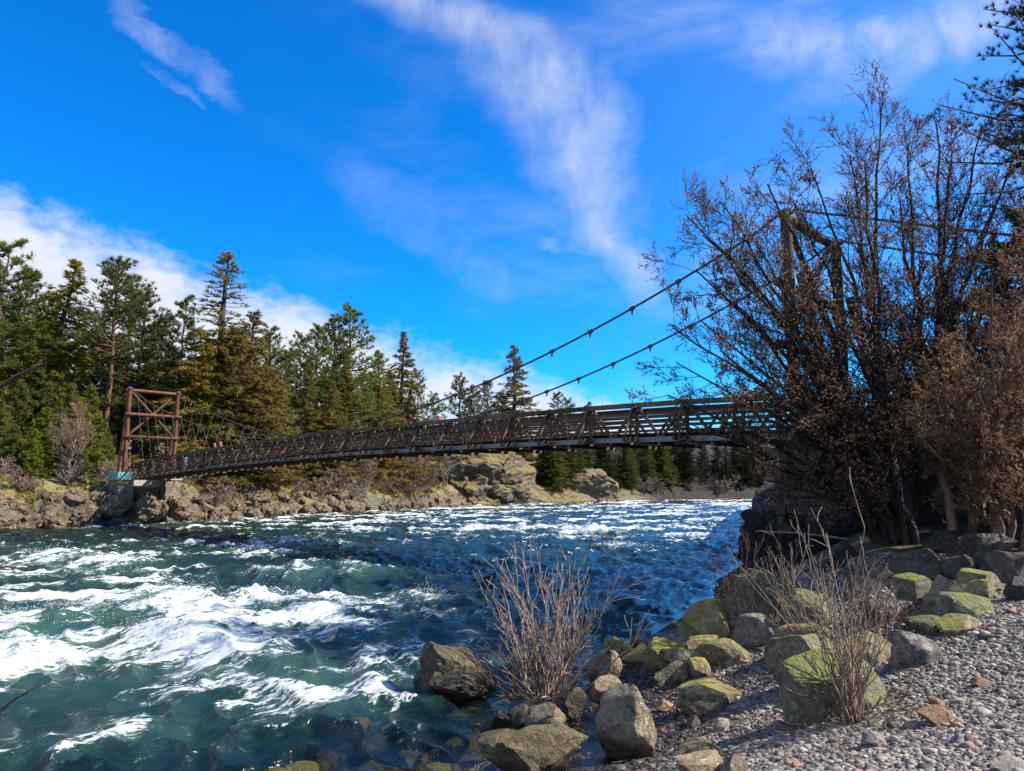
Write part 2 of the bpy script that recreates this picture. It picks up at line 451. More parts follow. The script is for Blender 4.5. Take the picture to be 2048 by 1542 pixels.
MAT['leaf_brown'] = leaf_mat('leaf_brown', (0.16, 0.085, 0.035), (0.42, 0.26, 0.11), 0.5, 2.0)
MAT['grass'] = leaf_mat('grass', (0.10, 0.085, 0.025), (0.26, 0.21, 0.075), 0.2, 0.25)
MAT['litter'] = leaf_mat('litter', (0.14, 0.085, 0.045), (0.40, 0.29, 0.18), 0.1, 3.0)

def ground_mat():
    m, t = new_mat('ground')
    g = t.n('ShaderNodeNewGeometry')
    pos = g.outputs['Position']
    nz = t.n('ShaderNodeSeparateXYZ', {}, i0=g.outputs['Normal']).outputs[2]
    gravel = t.n('ShaderNodeAttribute', {'attribute_name': 'gravel'}).outputs['Fac']
    n1 = t.noise(pos, 0.16, 6.0, 0.65, 0.4)
    n2 = t.noise(pos, 1.8, 6.0, 0.7)
    dry = t.mix(t.lin(n2, 0.3, 0.7), (0.09, 0.065, 0.035), (0.28, 0.215, 0.12))
    moss = t.mix(t.lin(n2, 0.3, 0.7), (0.08, 0.075, 0.02), (0.21, 0.185, 0.05))
    soil = t.mix(t.smooth(t.m('MULTIPLY_ADD', n2, 0.4, n1), 0.60, 0.78), dry, moss)
    rock = t.mix(t.lin(n2, 0.3, 0.7), (0.035, 0.03, 0.026), (0.16, 0.13, 0.10))
    col = t.mix(t.smooth(nz, 0.62, 0.85), rock, soil)
    v = t.n('ShaderNodeTexVoronoi', {}, Vector=pos, Scale=26.0)
    gcol = t.mix(t.lin(v.outputs['Distance'], 0.0, 0.6), (0.26, 0.235, 0.21), (0.05, 0.045, 0.04))
    z = t.n('ShaderNodeSeparateXYZ', {}, i0=pos).outputs[2]
    bedn = t.noise(pos, 1.6, 5.0, 0.7, 0.4)
    bed = t.mix(t.lin(bedn, 0.3, 0.7), (0.10, 0.075, 0.035), (0.46, 0.36, 0.17))
    bed = t.mix(t.lin(v.outputs['Distance'], 0.0, 0.6, 0.0, 0.6), bed, (0.03, 0.026, 0.016))
    gcol = t.mix(t.smooth(z, -0.12, 0.06, 1.0, 0.0), gcol, bed)
    painted_shade = t.n('ShaderNodeAttribute', {'attribute_name': 'basalt'}).outputs['Fac']  # dark soil and rock, plus painted shade of the banks
    col = t.mix(painted_shade, col, t.mix(t.lin(n2, 0.3, 0.7), (0.012, 0.010, 0.009), (0.06, 0.05, 0.038)))
    col = t.mix(gravel, col, gcol)
    wf = t.smooth(t.m('ADD', z, t.m('MULTIPLY', t.m('SUBTRACT', t.noise(pos, 1.3, 3.0), 0.5), 0.4)), 0.08, 0.4, 1.0, 0.0)
    wf = t.m('MULTIPLY', wf, t.smooth(z, -0.25, 0.02))
    col = t.mix(wf, col, t.mix(1.0, col, (0.45, 0.42, 0.4), 'MULTIPLY'))
    h = t.m('ADD', n2, t.m('MULTIPLY', v.outputs['Distance'], t.m('MULTIPLY', gravel, -1.0)))
    finish(t, principled(t, col, 0.9, 0.2, bump(t, h, 0.8, 0.06)))
    return m
MAT['ground'] = ground_mat()

FLOW = np.array([-0.80, -0.60])
def water_mat():
    m, t = new_mat('river_water')
    pos = t.n('ShaderNodeNewGeometry').outputs['Position']
    A = lambda nm: t.n('ShaderNodeAttribute', {'attribute_name': nm}).outputs['Fac']
    foam, aer_glow, depth = A('foam'), A('aer_glow'), A('depth')
    ang = math.atan2(FLOW[1], FLOW[0])
    fv = t.mapping(t.n('ShaderNodeVectorRotate', {'rotation_type': 'Z_AXIS'}, Vector=pos, Angle=-ang).outputs[0], (0.42, 1.0, 1.0))
    # foam filigree: veined noise along the flow
    a1 = t.noise(fv, 3.2, 7.0, 0.72, 1.2)
    a2 = t.noise(fv, 11.0, 6.0, 0.72, 0.8)
    vein = t.m('ABSOLUTE', t.m('SUBTRACT', t.noise(fv, 2.1, 6.0, 0.68, 1.6), 0.5))
    vein = t.smooth(vein, 0.0, 0.09, 1.0, 0.0)
    tex = t.m('ADD', t.m('MULTIPLY', t.m('SUBTRACT', a1, 0.5), 1.5), t.m('ADD', t.m('MULTIPLY', t.m('SUBTRACT', a2, 0.5), 1.3), t.m('MULTIPLY', vein, 0.16)))
    ff = t.smooth(t.m('ADD', foam, t.m('MULTIPLY', tex, t.smooth(foam, 0.0, 0.35, 0.30, 1.05))), 0.46, 0.70)
    rip = t.m('ADD', t.m('MULTIPLY', t.noise(fv, 4.5, 4.0, 0.6, 0.4), 0.8), t.m('MULTIPLY', t.noise(pos, 17.0, 3.0, 0.6), 0.16))
    nrm = bump(t, rip, 1.0, 0.14)
    aer2 = t.m('MULTIPLY', t.m('ADD', aer_glow, t.m('MULTIPLY', t.m('SUBTRACT', a1, 0.5), 0.5), clamp=True), 1.0)
    deep_col = t.mix(aer2, (0.003, 0.014, 0.012), (0.045, 0.105, 0.068))  # lighter green for aerated water, also painting light glowing through the waves
    deep = principled(t, deep_col, 0.07, 0.5, nrm, IOR=1.33)
    nrm2 = bump(t, rip, 0.45, 0.10)
    fres = t.n('ShaderNodeFresnel', {}, IOR=1.33, Normal=nrm2)
    clear = t.n('ShaderNodeMixShader', {}, i0=fres, i1=t.n('ShaderNodeBsdfTransparent', {}, Color=(0.80, 0.77, 0.62)), i2=t.n('ShaderNodeBsdfGlossy', {}, Color=(1, 1, 1), Roughness=0.08, Normal=nrm2))
    body = t.n('ShaderNodeMixShader', {}, i0=t.smooth(depth, 0.20, 1.15), i1=clear, i2=deep)
    fcol = t.mix(t.lin(a2, 0.3, 0.7), (0.62, 0.68, 0.68), (0.92, 0.93, 0.93))
    fo = principled(t, fcol, 0.6, 0.3, bump(t, t.m('ADD', a1, t.m('MULTIPLY', a2, 0.6)), 0.9, 0.16))
    finish(t, t.n('ShaderNodeMixShader', {}, i0=ff, i1=body, i2=fo))
    return m
MAT['water'] = water_mat()
def spray_mat():
    m, t = new_mat('spray')
    finish(t, principled(t, (0.9, 0.92, 0.93), 0.5, 0.3))
    return m
MAT['spray'] = spray_mat()

# ------------------------------------------------------------------ terrain and river
LEFT = np.array([(-190, -140), (-120, -30), (-85, 20), (-60, 44), (-42.6, 61.4), (-37.8, 67.7), (-31.8, 80), (-28.5, 94.6), (-23, 104), (-15.8, 133), (-6.5, 148.4),
                 (6.4, 167.4), (22, 185), (39, 207), (82, 226), (130, 236), (260, 232)], float)
RIGHT = np.array([(-60, -110), (-20, -24), (-9, -4), (-5, 3), (-1.6, 7.4), (0.9, 9.3), (1.9, 10.3), (2.3, 11.5), (2.2, 12.8), (1.8, 14.3), (1.9, 16.0), (2.9, 17.3), (4.4, 20), (6.2, 23.5),
                  (7.6, 28), (10.5, 34), (16, 48), (24, 70), (40, 110), (72, 160), (130, 196), (260, 196)], float)
def sdist(P, poly):
    """signed distance, positive on the left of the polyline's direction"""
    best = np.full(len(P), 1e18); sign = np.ones(len(P))
    for a, b in zip(poly[:-1], poly[1:]):
        d = b - a
        t = np.clip(((P - a) @ d) / (d @ d), 0, 1)
        q = P - (a + t[:, None] * d)
        dd = (q * q).sum(1)
        cr = d[0] * q[:, 1] - d[1] * q[:, 0]
        up = dd < best - 1e-9
        best = np.where(up, dd, best)
        sign = np.where(up, np.where(cr >= 0, 1.0, -1.0), sign)
    return np.sqrt(best) * sign
def height(P, detail=True):
    P = np.atleast_2d(np.asarray(P, float))
    x, y = P[:, 0], P[:, 1]
    dl = sdist(P, LEFT)
    dr = -sdist(P, RIGHT)
    w1 = fbm(x / 9, y / 9, oct=3, seed=3) if detail else 0
    hl = np.interp(dl + 0.9 * w1, [-40, -4, 0, 2.0, 5, 12, 30, 80, 200, 600], [-2.5, -1.6, 0, 2.2, 3.9, 4.8, 6.0, 9.0, 24, 60])
    # lower, flatter shore past the bend of the far bank and a wooded slope at the far end
    hl = hl + np.where(dl > 0, sstep(x, 35, 95) * sstep(dl, 2, 40) * 5, 0)
    hr = np.interp(dr, [-12, -4, -1.5, 0, 1, 3, 5, 8, 12, 16, 25, 60, 300], [-2.5, -1.0, -0.32, 0, 0.30, 1.0, 1.55, 1.95, 2.3, 2.6, 3.4, 8, 40])
    hr = np.where(dr < 0, hr * (1 + 7.0 * sstep(y, 14.0, 17.5)), hr)
    up = sstep(y, 13, 19) * sstep(dr, 1, 5) * 0.9
    hill = sstep(x - 0.22 * np.clip(12 - y, 0, 30), 10.6, 15.0) * (2.9 + 0.10 * np.clip(x - 12, 0, 60)) * sstep(y, -6, 14)
    hill2 = sstep(y, 27, 40) * sstep(dr, 0.5, 6) * 4.0
    hr = hr + np.where(dr > 0, up + np.maximum(hill, hill2), 0)
    h = np.where(dl > -4, np.maximum(hl, np.where(dr > -4, hr, -9)), np.where(dr > -12, hr, -2.5))
    h = np.maximum(h, np.where(dl > -40, np.minimum(hl, 1e9), -9)) if False else h
    if detail:
        amp = np.where(dr > -2, 0.03 + 0.10 * sstep(x, 10, 14), 0.35)
        h = h + amp * fbm(x / 1.7, y / 1.7, oct=4, seed=9) + np.where(dl > 1, 0.5 * fbm(x / 6, y / 6, oct=3, seed=15), 0)
    return h
def hgt(x, y):
    return float(height([(x, y)])[0])
def ground_hit(px, py, dmax=400):
    r = ray(px, py); r = r / r[1]
    ys = np.concatenate([np.arange(2, 40, 0.03), np.arange(40, dmax, 0.3)])
    P = np.stack([r[0] * ys, ys], 1)
    z = CAM_H + r[2] * ys
    h = np.maximum(height(P), 0.0)
    i = np.argmax(z <= h)
    if z[i] > h[i]:
        i = len(ys) - 1
    return np.array([P[i, 0], P[i, 1], h[i]])

def polar_grid(angles, radii):
    a, r = np.meshgrid(angles, radii)
    P = np.stack([np.sin(a).ravel() * r.ravel(), np.cos(a).ravel() * r.ravel()], 1)
    nr, na = len(radii), len(angles)
    i = np.arange(nr - 1)[:, None] * na + np.arange(na - 1)[None]
    Q = np.stack([i, i + 1, i + na + 1, i + na], -1).reshape(-1, 4)
    return P, Q
ang = np.concatenate([np.radians(np.arange(-180, -44, 3.0)), np.radians(np.arange(-44, 44, 0.27)), np.radians(np.arange(44, 181, 3.0))])
rr = [0.6]
while rr[-1] < 1500:
    r0 = rr[-1]
    rr.append(r0 + (0.14 if r0 < 22 else min(0.0065 * r0, 1.2) if r0 < 260 else 40))
P, Q = polar_grid(ang, np.array(rr))
Hh = height(P)
grav = sstep(-sdist(P, RIGHT), -14, -12) * (1 - sstep(P[:, 0] - 0.22 * np.clip(12 - P[:, 1], 0, 30), 9.5, 12.5)) * (1 - sstep(P[:, 1], 17, 22))
dark = np.maximum(sstep(P[:, 0], 6.5, 10.0) * sstep(P[:, 1], 12.5, 15.5) * (sdist(P, RIGHT) < 0), sstep(P[:, 0], 33, 44) * sstep(P[:, 1], 150, 190))  # near-black patches: soil and basalt with bank and far-shore shade painted in
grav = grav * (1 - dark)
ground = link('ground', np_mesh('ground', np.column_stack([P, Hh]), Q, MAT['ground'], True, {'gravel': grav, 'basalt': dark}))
tag(ground, 'river banks, gravel shore and wooded slopes around the river', kind='structure')

# ---- river surface
ang = np.radians(np.arange(-42, 40, 0.098))
rr = [4.0]
while rr[-1] < 330:
    r0 = rr[-1]
    rr.append(r0 + (max(0.030, min(0.00055 * r0 * r0, 0.30)) if r0 < 110 else 0.9))
P, Q = polar_grid(ang, np.array(rr))
bedz = height(P, False)
keep = bedz < 0.35
Q = Q[keep[Q].any(1)]
used = np.unique(Q)
remap = np.full(len(P), -1); remap[used] = np.arange(len(used))
P, Q, bedz = P[used], remap[Q], bedz[used]
x, y = P[:, 0], P[:, 1]
u, v = P @ FLOW, P @ np.array([-FLOW[1], FLOW[0]])
dr = sdist(P, RIGHT); dl = -sdist(P, LEFT)
wu = u + 0.8 * perlin(u / 6, v / 6, seed=40); wv = v + 0.8 * perlin(u / 6, v / 6, seed=41)
def ridge(a, p=1.6):
    return np.clip(1 - np.abs(a) * 2.0, 0, 1) ** p
n_big = perlin(wu / 4.2, wv / 6.5, seed=50)
n_mid = perlin(wu / 1.9, wv / 3.0, seed=51)
n_sml = perlin(wu / 0.85, wv / 1.25, seed=52)
n_tny = perlin(u / 0.34, v / 0.5, seed=53)
rough_big = ridge(n_big); rough_mid = ridge(n_mid); rough_sml = ridge(n_sml)
# zones: rapids in front of the shore, dark smooth run along the near bank, broken water under the bridge
def blob(cx, cy, rx, ry, rot=0.0):
    c, s = math.cos(rot), math.sin(rot)
    a = ((x - cx) * c + (y - cy) * s) / rx; b = (-(x - cx) * s + (y - cy) * c) / ry
    return np.exp(-(a * a + b * b))
rap = np.clip(blob(-9, 20.5, 7.5, 5.0, 0.35) * 1.25 + blob(-15, 22, 9, 10, 0.3) + blob(-22, 40, 16, 10, 0.5) * 0.75 + blob(-5.5, 14.0, 6, 2.0, 0.5) * 0.6 + blob(-2.2, 13.3, 1.3, 1.0, 0.5) * 0.7, 0, 1.15)
far = sstep(y + 0.25 * x, 44, 62)
calm = np.clip(1 - rap - far, 0, 1)
amp = 0.20 * rap + 0.24 * far + 0.21 * calm
shore = sstep(np.minimum(dr, dl), 0.05, 1.2)
amp = amp * (0.30 + 0.70 * shore)
hw = amp * (0.85 * (rough_big - 0.4) + 0.5 * (rough_mid - 0.4)) + (0.075 + 0.05 * calm + 0.30 * amp) * (rough_sml - 0.4) + (0.018 + 0.012 * calm + 0.05 * amp) * n_tny * 1.5
foam = rap * 0.22 + far * 0.12
aer_glow = rap * 0.5 + far * 0.2
# standing waves: (pixel of the crest, height, half length along the flow, half width across it, foam)
WAVES = [(235, 1120, 0.75, 1.6, 1.7, 0.95), (350, 1180, 0.75, 1.7, 2.2, 1.0), (580, 1135, 0.70, 1.9, 2.6, 0.30), (650, 1215, 0.60, 1.3, 1.8, 1.0), (430, 1250, 0.50, 1.6, 2.0, 0.7),
         (15, 1230, 0.75, 1.3, 1.4, 1.0), (110, 1105, 0.55, 1.6, 2.0, 0.75), (300, 1260, 0.45, 1.2, 1.6, 0.65), (590, 1082, 0.55, 2.6, 3.5, 0.7), (150, 1215, 0.5, 1.4, 2.0, 0.6), (520, 1190, 0.5, 1.4, 2.0, 0.75),
         (850, 1185, 0.35, 1.0, 1.2, 0.6), (1240, 1090, 0.5, 1.6, 2.0, 0.75), (1180, 1058, 0.5, 2.4, 3.0, 0.8), (760, 1385, 0.20, 0.6, 0.9, 0.75), (600, 1395, 0.16, 0.8, 1.0, 0.5), (250, 1450, 0.22, 0.9, 1.2, 0.55), (480, 1330, 0.3, 1.0, 1.6, 0.5),
         (700, 1140, 0.4, 1.6, 1.4, 0.4), (60, 1300, 0.3, 1.4, 1.6, 0.45)]
crests = []
for (px, py, hh, lu, lv, fo) in WAVES:
    hh = hh * 0.62; fo = fo * 0.62
    r_ = ray(px, py); t_ = -CAM_H / r_[2]
    cx, cy = r_[0] * t_, r_[1] * t_
    # the crest is above the water plane: bring it nearer so that it stays at its pixel
    k = (CAM_H - hh * 0.8) / CAM_H
    cx, cy = cx * k, cy * k
    du = (x - cx) * FLOW[0] + (y - cy) * FLOW[1] + 0.35 * perlin(x / 1.1, y / 1.1, seed=60)
    dv = (x - cx) * -FLOW[1] + (y - cy) * FLOW[0] + 0.35 * perlin(x / 1.2, y / 1.2, seed=61)
    du2 = du + 0.10 * dv * dv / lv
    prof = np.where(du2 < 0, np.exp(-(du2 / (lu * 1.15)) ** 2), np.exp(-(du2 / (lu * 0.62)) ** 2)) * np.exp(-(dv / lv) ** 2)
    hw = hw + hh * prof * (0.75 + 0.5 * rough_mid) - 0.30 * hh * np.exp(-((du2 - 1.5 * lu) / lu) ** 2) * np.exp(-(dv / lv) ** 2)
    tail = np.exp(-np.clip((du2 - 0.1 * lu), 0, None) / (2.6 * lu)) * sstep(du2, -0.55 * lu, 0.15 * lu) * np.exp(-(dv / (lv * 0.95)) ** 2)
    foam = foam + fo * (0.58 * tail + 0.50 * sstep(prof, 0.62, 1.0))
    aer_glow = aer_glow + 0.5 * fo * tail + 0.35 * prof  # crest term paints the backlit glow besides the aeration
    crests.append((cx, cy, hh, lu, lv, fo))
st1 = fbm(wu / 3.6, wv / 0.95, oct=4, seed=70)
st2 = fbm(wu / 1.5, wv / 0.45, oct=3, seed=74)
far_st = fbm(wu / 9.0, wv / 5.0, oct=4, seed=78)
foam = foam + (rap + far) * (0.42 * (rough_big - 0.35) + 0.38 * (rough_mid - 0.35)) + (0.10 + 0.75 * rap + 0.35 * far) * (0.42 * st1 + 0.30 * st2) + far * 0.5 * far_st
foam = foam + calm * (0.34 * sstep(rough_mid * 0.6 + rough_sml * 0.4 + 0.35 * st1, 0.70, 1.0))
foam = foam * (0.25 + 0.75 * sstep(np.minimum(dr, dl), 0.2, 2.2))
aer_glow = np.clip(aer_glow + 0.25 * (st1 - 0.2) * rap, 0, 1) * (0.7 + 0.6 * rough_big)
depth = 0.0 - bedz
hw = hw * (0.45 + 0.55 * sstep(depth, 0.0, 0.5)) + 0.004
water = link('river', np_mesh('river', np.column_stack([P, hw]), Q, MAT['water'], True, {'foam': np.clip(foam, 0, 0.62 + 0.16 * st2 + 0.10 * st1), 'aer_glow': np.clip(aer_glow, 0, 1), 'depth': np.clip(depth, 0, 3)}))
tag(water, 'green white-water river with standing waves and foam', kind='structure')
# ------------------------------------------------------------------ the bridge
TH = 0.798
AX = np.array([-math.sin(TH), math.cos(TH)])        # along the span, away from the near bank
NX = np.array([AX[1], -AX[0]])                      # across, away from the camera
N1 = np.array([9.684, 24.581])
SPAN, WID, INSET = 66.0, 4.6, 0.85
def bp(s, off, z):
    q = N1 + AX * s + NX * off
    return np.array([q[0], q[1], z])
def chord_z(s):
    return float(np.interp(s, [-12, 0, 4, 9, 15, 21, 28, 34, 42, 50, 59, 66, 75], [6.60, 6.76, 6.92, 7.02, 7.06, 7.09, 7.09, 7.0, 6.83, 6.6, 6.24, 5.86, 5.6]))
def cable_z(s):
    return 6.95 + (0.0060 if s < 32 else 0.00540) * (s - 32) ** 2

def unit_box():
    bm = bmesh.new()
    bmesh.ops.create_cube(bm, size=1.0)
    me = bpy.data.meshes.new('timber_piece'); bm.to_mesh(me); bm.free()
    return me
def unit_log(sides=10, taper=0.94):
    ring = np.arange(sides) * 2 * math.pi / sides
    c = np.stack([np.cos(ring), np.sin(ring)], 1) * 0.5
    xs = [-0.5, -0.25, 0.0, 0.25, 0.5]
    V = []
    for k, xx in enumerate(xs):
        rad_k = 1.0 - (1 - taper) * k / 4
        V += [(xx, *(q * rad_k)) for q in c]
    V += [(-0.5, 0, 0), (0.5, 0, 0)]
    Fc = []
    for k in range(4):
        for i in range(sides):
            j = (i + 1) % sides
            Fc.append((k * sides + i, k * sides + j, (k + 1) * sides + j, (k + 1) * sides + i))
    n0 = len(V) - 2
    me = bpy.data.meshes.new('log_piece')
    tri = [(n0, (i + 1) % sides, i) for i in range(sides)] + [(n0 + 1, 4 * sides + i, 4 * sides + (i + 1) % sides) for i in range(sides)]
    me.from_pydata(V, [], Fc + tri)
    for p_ in me.polygons[:len(Fc)]:
        p_.use_smooth = True
    return me
_box = {}; _log = {}
def piece(name, p0, p1, wd, ht, mat, parent, log=False, roll=0.0):
    """a beam from p0 to p1; wd across, ht upright"""
    store = _log if log else _box
    if mat not in store:
        me = unit_log() if log else unit_box()
        me.materials.append(MAT[mat])
        store[mat] = me
    p0, p1 = Vector(p0), Vector(p1)
    d = p1 - p0
    L = d.length
    xax = d.normalized()
    up = Vector((0, 0, 1)) if abs(xax.z) < 0.95 else Vector((NX[0], NX[1], 0))
    yax = up.cross(xax).normalized()
    zax = xax.cross(yax)
    m = Matrix(((xax.x * L, yax.x * wd, zax.x * ht), (xax.y * L, yax.y * wd, zax.y * ht), (xax.z * L, yax.z * wd, zax.z * ht))).to_4x4()
    m.translation = (p0 + p1) / 2
    o = bpy.data.objects.new(name, store[mat])
    COL.objects.link(o)
    o.parent = parent
    o.matrix_world = m
    return o

bridge = empty('suspension_bridge')
tag(bridge, 'wooden suspension footbridge with timber trusses and log towers spanning the river', 'bridge')

def tower(s, zb, sgn, mat, zt=13.1):
    t = empty('tower', parent=bridge)
    zmid, zlow = 10.62, 8.42
    for off in (0.0, WID):
        piece('post', bp(s, off, zb), bp(s, off, zt), 0.42, 0.42, mat, t, True)
        piece('raked_leg', bp(s + sgn * 1.55, off, zb), bp(s + sgn * 0.42, off, zmid + 0.2), 0.36, 0.36, mat, t, True)
        piece('saddle', bp(s - 0.28, off, zt + 0.06), bp(s + 0.28, off, zt + 0.06), 0.24, 0.18, 'steel', t)
    piece('cap_beam', bp(s, -0.30, zt - 0.12), bp(s, WID + 0.30, zt - 0.12), 0.34, 0.34, mat, t, True)
    for z in (zmid, zlow):
        piece('cross_beam', bp(s - sgn * 0.30, -0.35, z), bp(s - sgn * 0.30, WID + 0.35, z), 0.30, 0.32, mat, t, True)
    piece('brace', bp(s + 0.02, 0.1, zt - 0.2), bp(s + 0.02, WID - 0.15, zlow + 0.1), 0.25, 0.25, mat, t, True)
    piece('brace', bp(s + 0.26, 0.15, zlow + 0.1), bp(s + 0.26, WID - 0.1, zt - 0.2), 0.25, 0.25, mat, t, True)
    return t
tower(SPAN, 4.96, 1, 'log_red')
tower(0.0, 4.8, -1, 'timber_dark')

# trusses: top and bottom chords, posts, diagonals, outriggers
NP = 28
PAN = SPAN / NP
nodes_s = [k * PAN for k in range(NP + 1)]
T_NEAR, T_FAR = INSET, WID - INSET
HT = 1.62
for off, out in ((T_NEAR, -1), (T_FAR, 1)):
    tr = empty('truss', parent=bridge)
    for k in range(0, NP, 2):
        a, b = nodes_s[k], nodes_s[min(k + 2, NP)]
        za, zb = chord_z(a), chord_z(b)
        piece('top_chord', bp(a, off + out * 0.10, za - 0.09), bp(b - 0.02, off + out * 0.10, zb - 0.09), 0.14, 0.20, 'timber', tr)
        piece('hand_rail', bp(a, off - out * 0.08, za - 0.30), bp(b - 0.02, off - out * 0.08, zb - 0.30), 0.05, 0.15, 'timber_dark', tr)
        piece('bottom_chord', bp(a, off + out * 0.10, za - HT + 0.09), bp(b - 0.02, off + out * 0.10, zb - HT + 0.09), 0.16, 0.20, 'steel', tr)
        for j, dz in enumerate((0.56, 0.74, 0.94, 1.16)):
            jit = 0.012 * ((k * 7 + j * 3) % 5 - 2)
            piece('rail_board', bp(a + 0.02, off - out * 0.08, za - dz + jit), bp(b - 0.04, off - out * 0.08, zb - dz - jit), 0.045, 0.10 if j % 2 else 0.075, 'timber', tr)
    for k in range(NP + 1):
        s = nodes_s[k]; z = chord_z(s)
        piece('truss_post', bp(s, off, z - 0.19), bp(s, off, z - HT + 0.14), 0.11, 0.13, 'timber_dark', tr)
        if k < NP:
            sm = s + PAN * 0.5
            zm = chord_z(sm)
            piece('diagonal', bp(s + 0.10, off + out * 0.06, z - 0.16), bp(sm - 0.05, off + out * 0.06, zm - HT + 0.17), 0.075, 0.11, 'timber', tr)
            s2 = nodes_s[k + 1]; z2 = chord_z(s2)
            piece('diagonal', bp(sm + 0.05, off + out * 0.06, zm - HT + 0.17), bp(s2 - 0.10, off + out * 0.06, z2 - 0.16), 0.075, 0.11, 'timber', tr)
        piece('outrigger_brace', bp(s + 0.10, off + out * 0.18, z - 0.22), bp(s + 0.10, off + out * 0.80, z - HT + 0.22), 0.07, 0.10, 'timber', tr)
deck = empty('deck', parent=bridge)
for k in range(NP + 1):
    s = nodes_s[k]; z = chord_z(s) - HT
    for ds in (-0.10, 0.10):
        piece('floor_beam', bp(s + ds, T_NEAR - 0.86, z + 0.09), bp(s + ds, T_FAR + 0.86, z + 0.09), 0.10, 0.20, 'timber', deck)
    piece('lower_tie', bp(s + PAN * 0.5, T_NEAR - 0.25, z - 0.08), bp(s + PAN * 0.5, T_FAR + 0.25, z - 0.08), 0.12, 0.13, 'timber', deck)
for off in (T_NEAR + 0.5, (T_NEAR + T_FAR) / 2, T_FAR - 0.5):
    for k in range(0, NP, 2):
        a, b = nodes_s[k], nodes_s[k + 2]
        piece('stringer', bp(a, off, chord_z(a) - HT + 0.26), bp(b, off, chord_z(b) - HT + 0.26), 0.09, 0.14, 'timber_dark', deck)
npl = 250
for k in range(npl):
    s = (k + 0.5) * SPAN / npl
    z = chord_z(s) - HT + 0.355 + 0.006 * ((k * 5) % 3 - 1)
    piece('deck_plank', bp(s, T_NEAR + 0.08, z), bp(s, T_FAR - 0.08, z), SPAN / npl - 0.02, 0.05, 'timber', deck)
# landing ramp on the near bank, with its rails
for k in range(30):
    s = -0.25 - k * 0.27
    z = chord_z(s) - HT + 0.355
    piece('deck_plank', bp(s, T_NEAR + 0.08, z), bp(s, T_FAR - 0.08, z), 0.25, 0.05, 'timber', deck)
for off in (T_NEAR, T_FAR):
    for dz in (0.0, 0.30, 0.56, 0.84, 1.12):
        piece('ramp_rail', bp(-0.1, off, chord_z(0) - 0.09 - dz), bp(-8.0, off, chord_z(-8) - 0.09 - dz), 0.08, 0.14, 'timber_dark', deck)
    for k in range(4):
        s = -0.6 - k * 2.3
        piece('ramp_post', bp(s, off + 0.02, chord_z(s)), bp(s, off + 0.02, chord_z(s) - 1.8), 0.13, 0.13, 'timber_dark', deck)

# main cables, clamps and hangers
for off, inner in ((0.0, T_NEAR), (WID, T_FAR)):
    ss = np.linspace(0, SPAN, 67)
    segs = []
    rc = 0.045
    pts_ = [bp(s, off, cable_z(s) if 0 < s < SPAN else 13.28) for s in ss]
    for a, b in zip(pts_[:-1], pts_[1:]):
        segs.append((*a, rc, *b, rc))
    end_n, end_f = bp(-21, off, 4.9), bp(SPAN + 20, off, 4.6)
    segs.append((*pts_[0], rc, *end_n, rc)); segs.append((*pts_[-1], rc, *end_f, rc))
    cb = link('main_cable', tube_mesh('main_cable', segs, MAT['cable'], 6), bridge)
    for k in range(1, 30):
        s = k * 2.2
        if s > SPAN - 1.5:
            break
        zc = cable_z(s)
        zt_ = chord_z(s) - HT + 0.2
        tgt = bp(s, inner - (0.75 if off == 0 else -0.75) * 0.0, min(zt_, zc - 0.4))
        tp = bp(s, off, zc)
        # the hanger leans in to the truss and ends at the floor beam
        hp = link('hanger', tube_mesh('hanger', [(*tp, 0.008, *bp(s, inner + (0.32 if off == 0 else -0.32), zt_), 0.008)], MAT['hanger'], 5), bridge)
        cl = link('clamp', tube_mesh('clamp', [(*(tp + np.array([*(-AX * 0.10), 0.02])), 0.085, *(tp + np.array([*(AX * 0.10), -0.02])), 0.085), (*tp, 0.07, *(tp - np.array([0, 0, 0.26])), 0.035)], MAT['cable'], 6), hp)

# piers: concrete caps over coursed stone
def pier(s0, s1, off0, off1, ztop, zbot, cap_mat, seed, st='masonry'):
    p = empty('pier', parent=bridge)
    zc = ztop - 0.75
    piece('concrete_cap', bp(s0 - 0.12, (off0 + off1) / 2, ztop - 0.375), bp(s1 + 0.12, (off0 + off1) / 2, ztop - 0.375), off1 - off0 + 0.24, 0.75, cap_mat, p)
    piece('core', bp(s0 + 0.15, (off0 + off1) / 2, (zc + zbot) / 2), bp(s1 - 0.15, (off0 + off1) / 2, (zc + zbot) / 2), off1 - off0 - 0.3, zc - zbot - 0.02, st, p)
    r = random.Random(seed)
    z = zc
    while z > zbot:
        hh = r.uniform(0.24, 0.36)
        # the four faces
        o = off0
        for face in range(4):
            length = (off1 - off0) if face < 2 else (s1 - s0)
            t_ = 0.0
            while t_ < length - 0.05:
                L = min(r.uniform(0.4, 0.8), length - t_)
                pr = r.uniform(-0.03, 0.04)
                if face == 0: a, b = bp(s0 + 0.12 - pr, off0 + t_ + 0.012, z - hh / 2), bp(s0 + 0.12 - pr, off0 + t_ + L - 0.012, z - hh / 2)
                elif face == 1: a, b = bp(s1 - 0.12 + pr, off0 + t_ + 0.012, z - hh / 2), bp(s1 - 0.12 + pr, off0 + t_ + L - 0.012, z - hh / 2)
                elif face == 2: a, b = bp(s0 + t_ + 0.012, off0 + 0.12 - pr, z - hh / 2), bp(s0 + t_ + L - 0.012, off0 + 0.12 - pr, z - hh / 2)
                else: a, b = bp(s0 + t_ + 0.012, off1 - 0.12 + pr, z - hh / 2), bp(s0 + t_ + L - 0.012, off1 - 0.12 + pr, z - hh / 2)
                if face != 1 and face != 3:
                    piece('stone', a, b, 0.26, hh - 0.025, st, p)
                t_ += L
        z -= hh
    return p
pier(SPAN - 0.6, SPAN + 2.1, -0.6, 0.8, 4.98, 1.6, 'concrete_teal', 1)
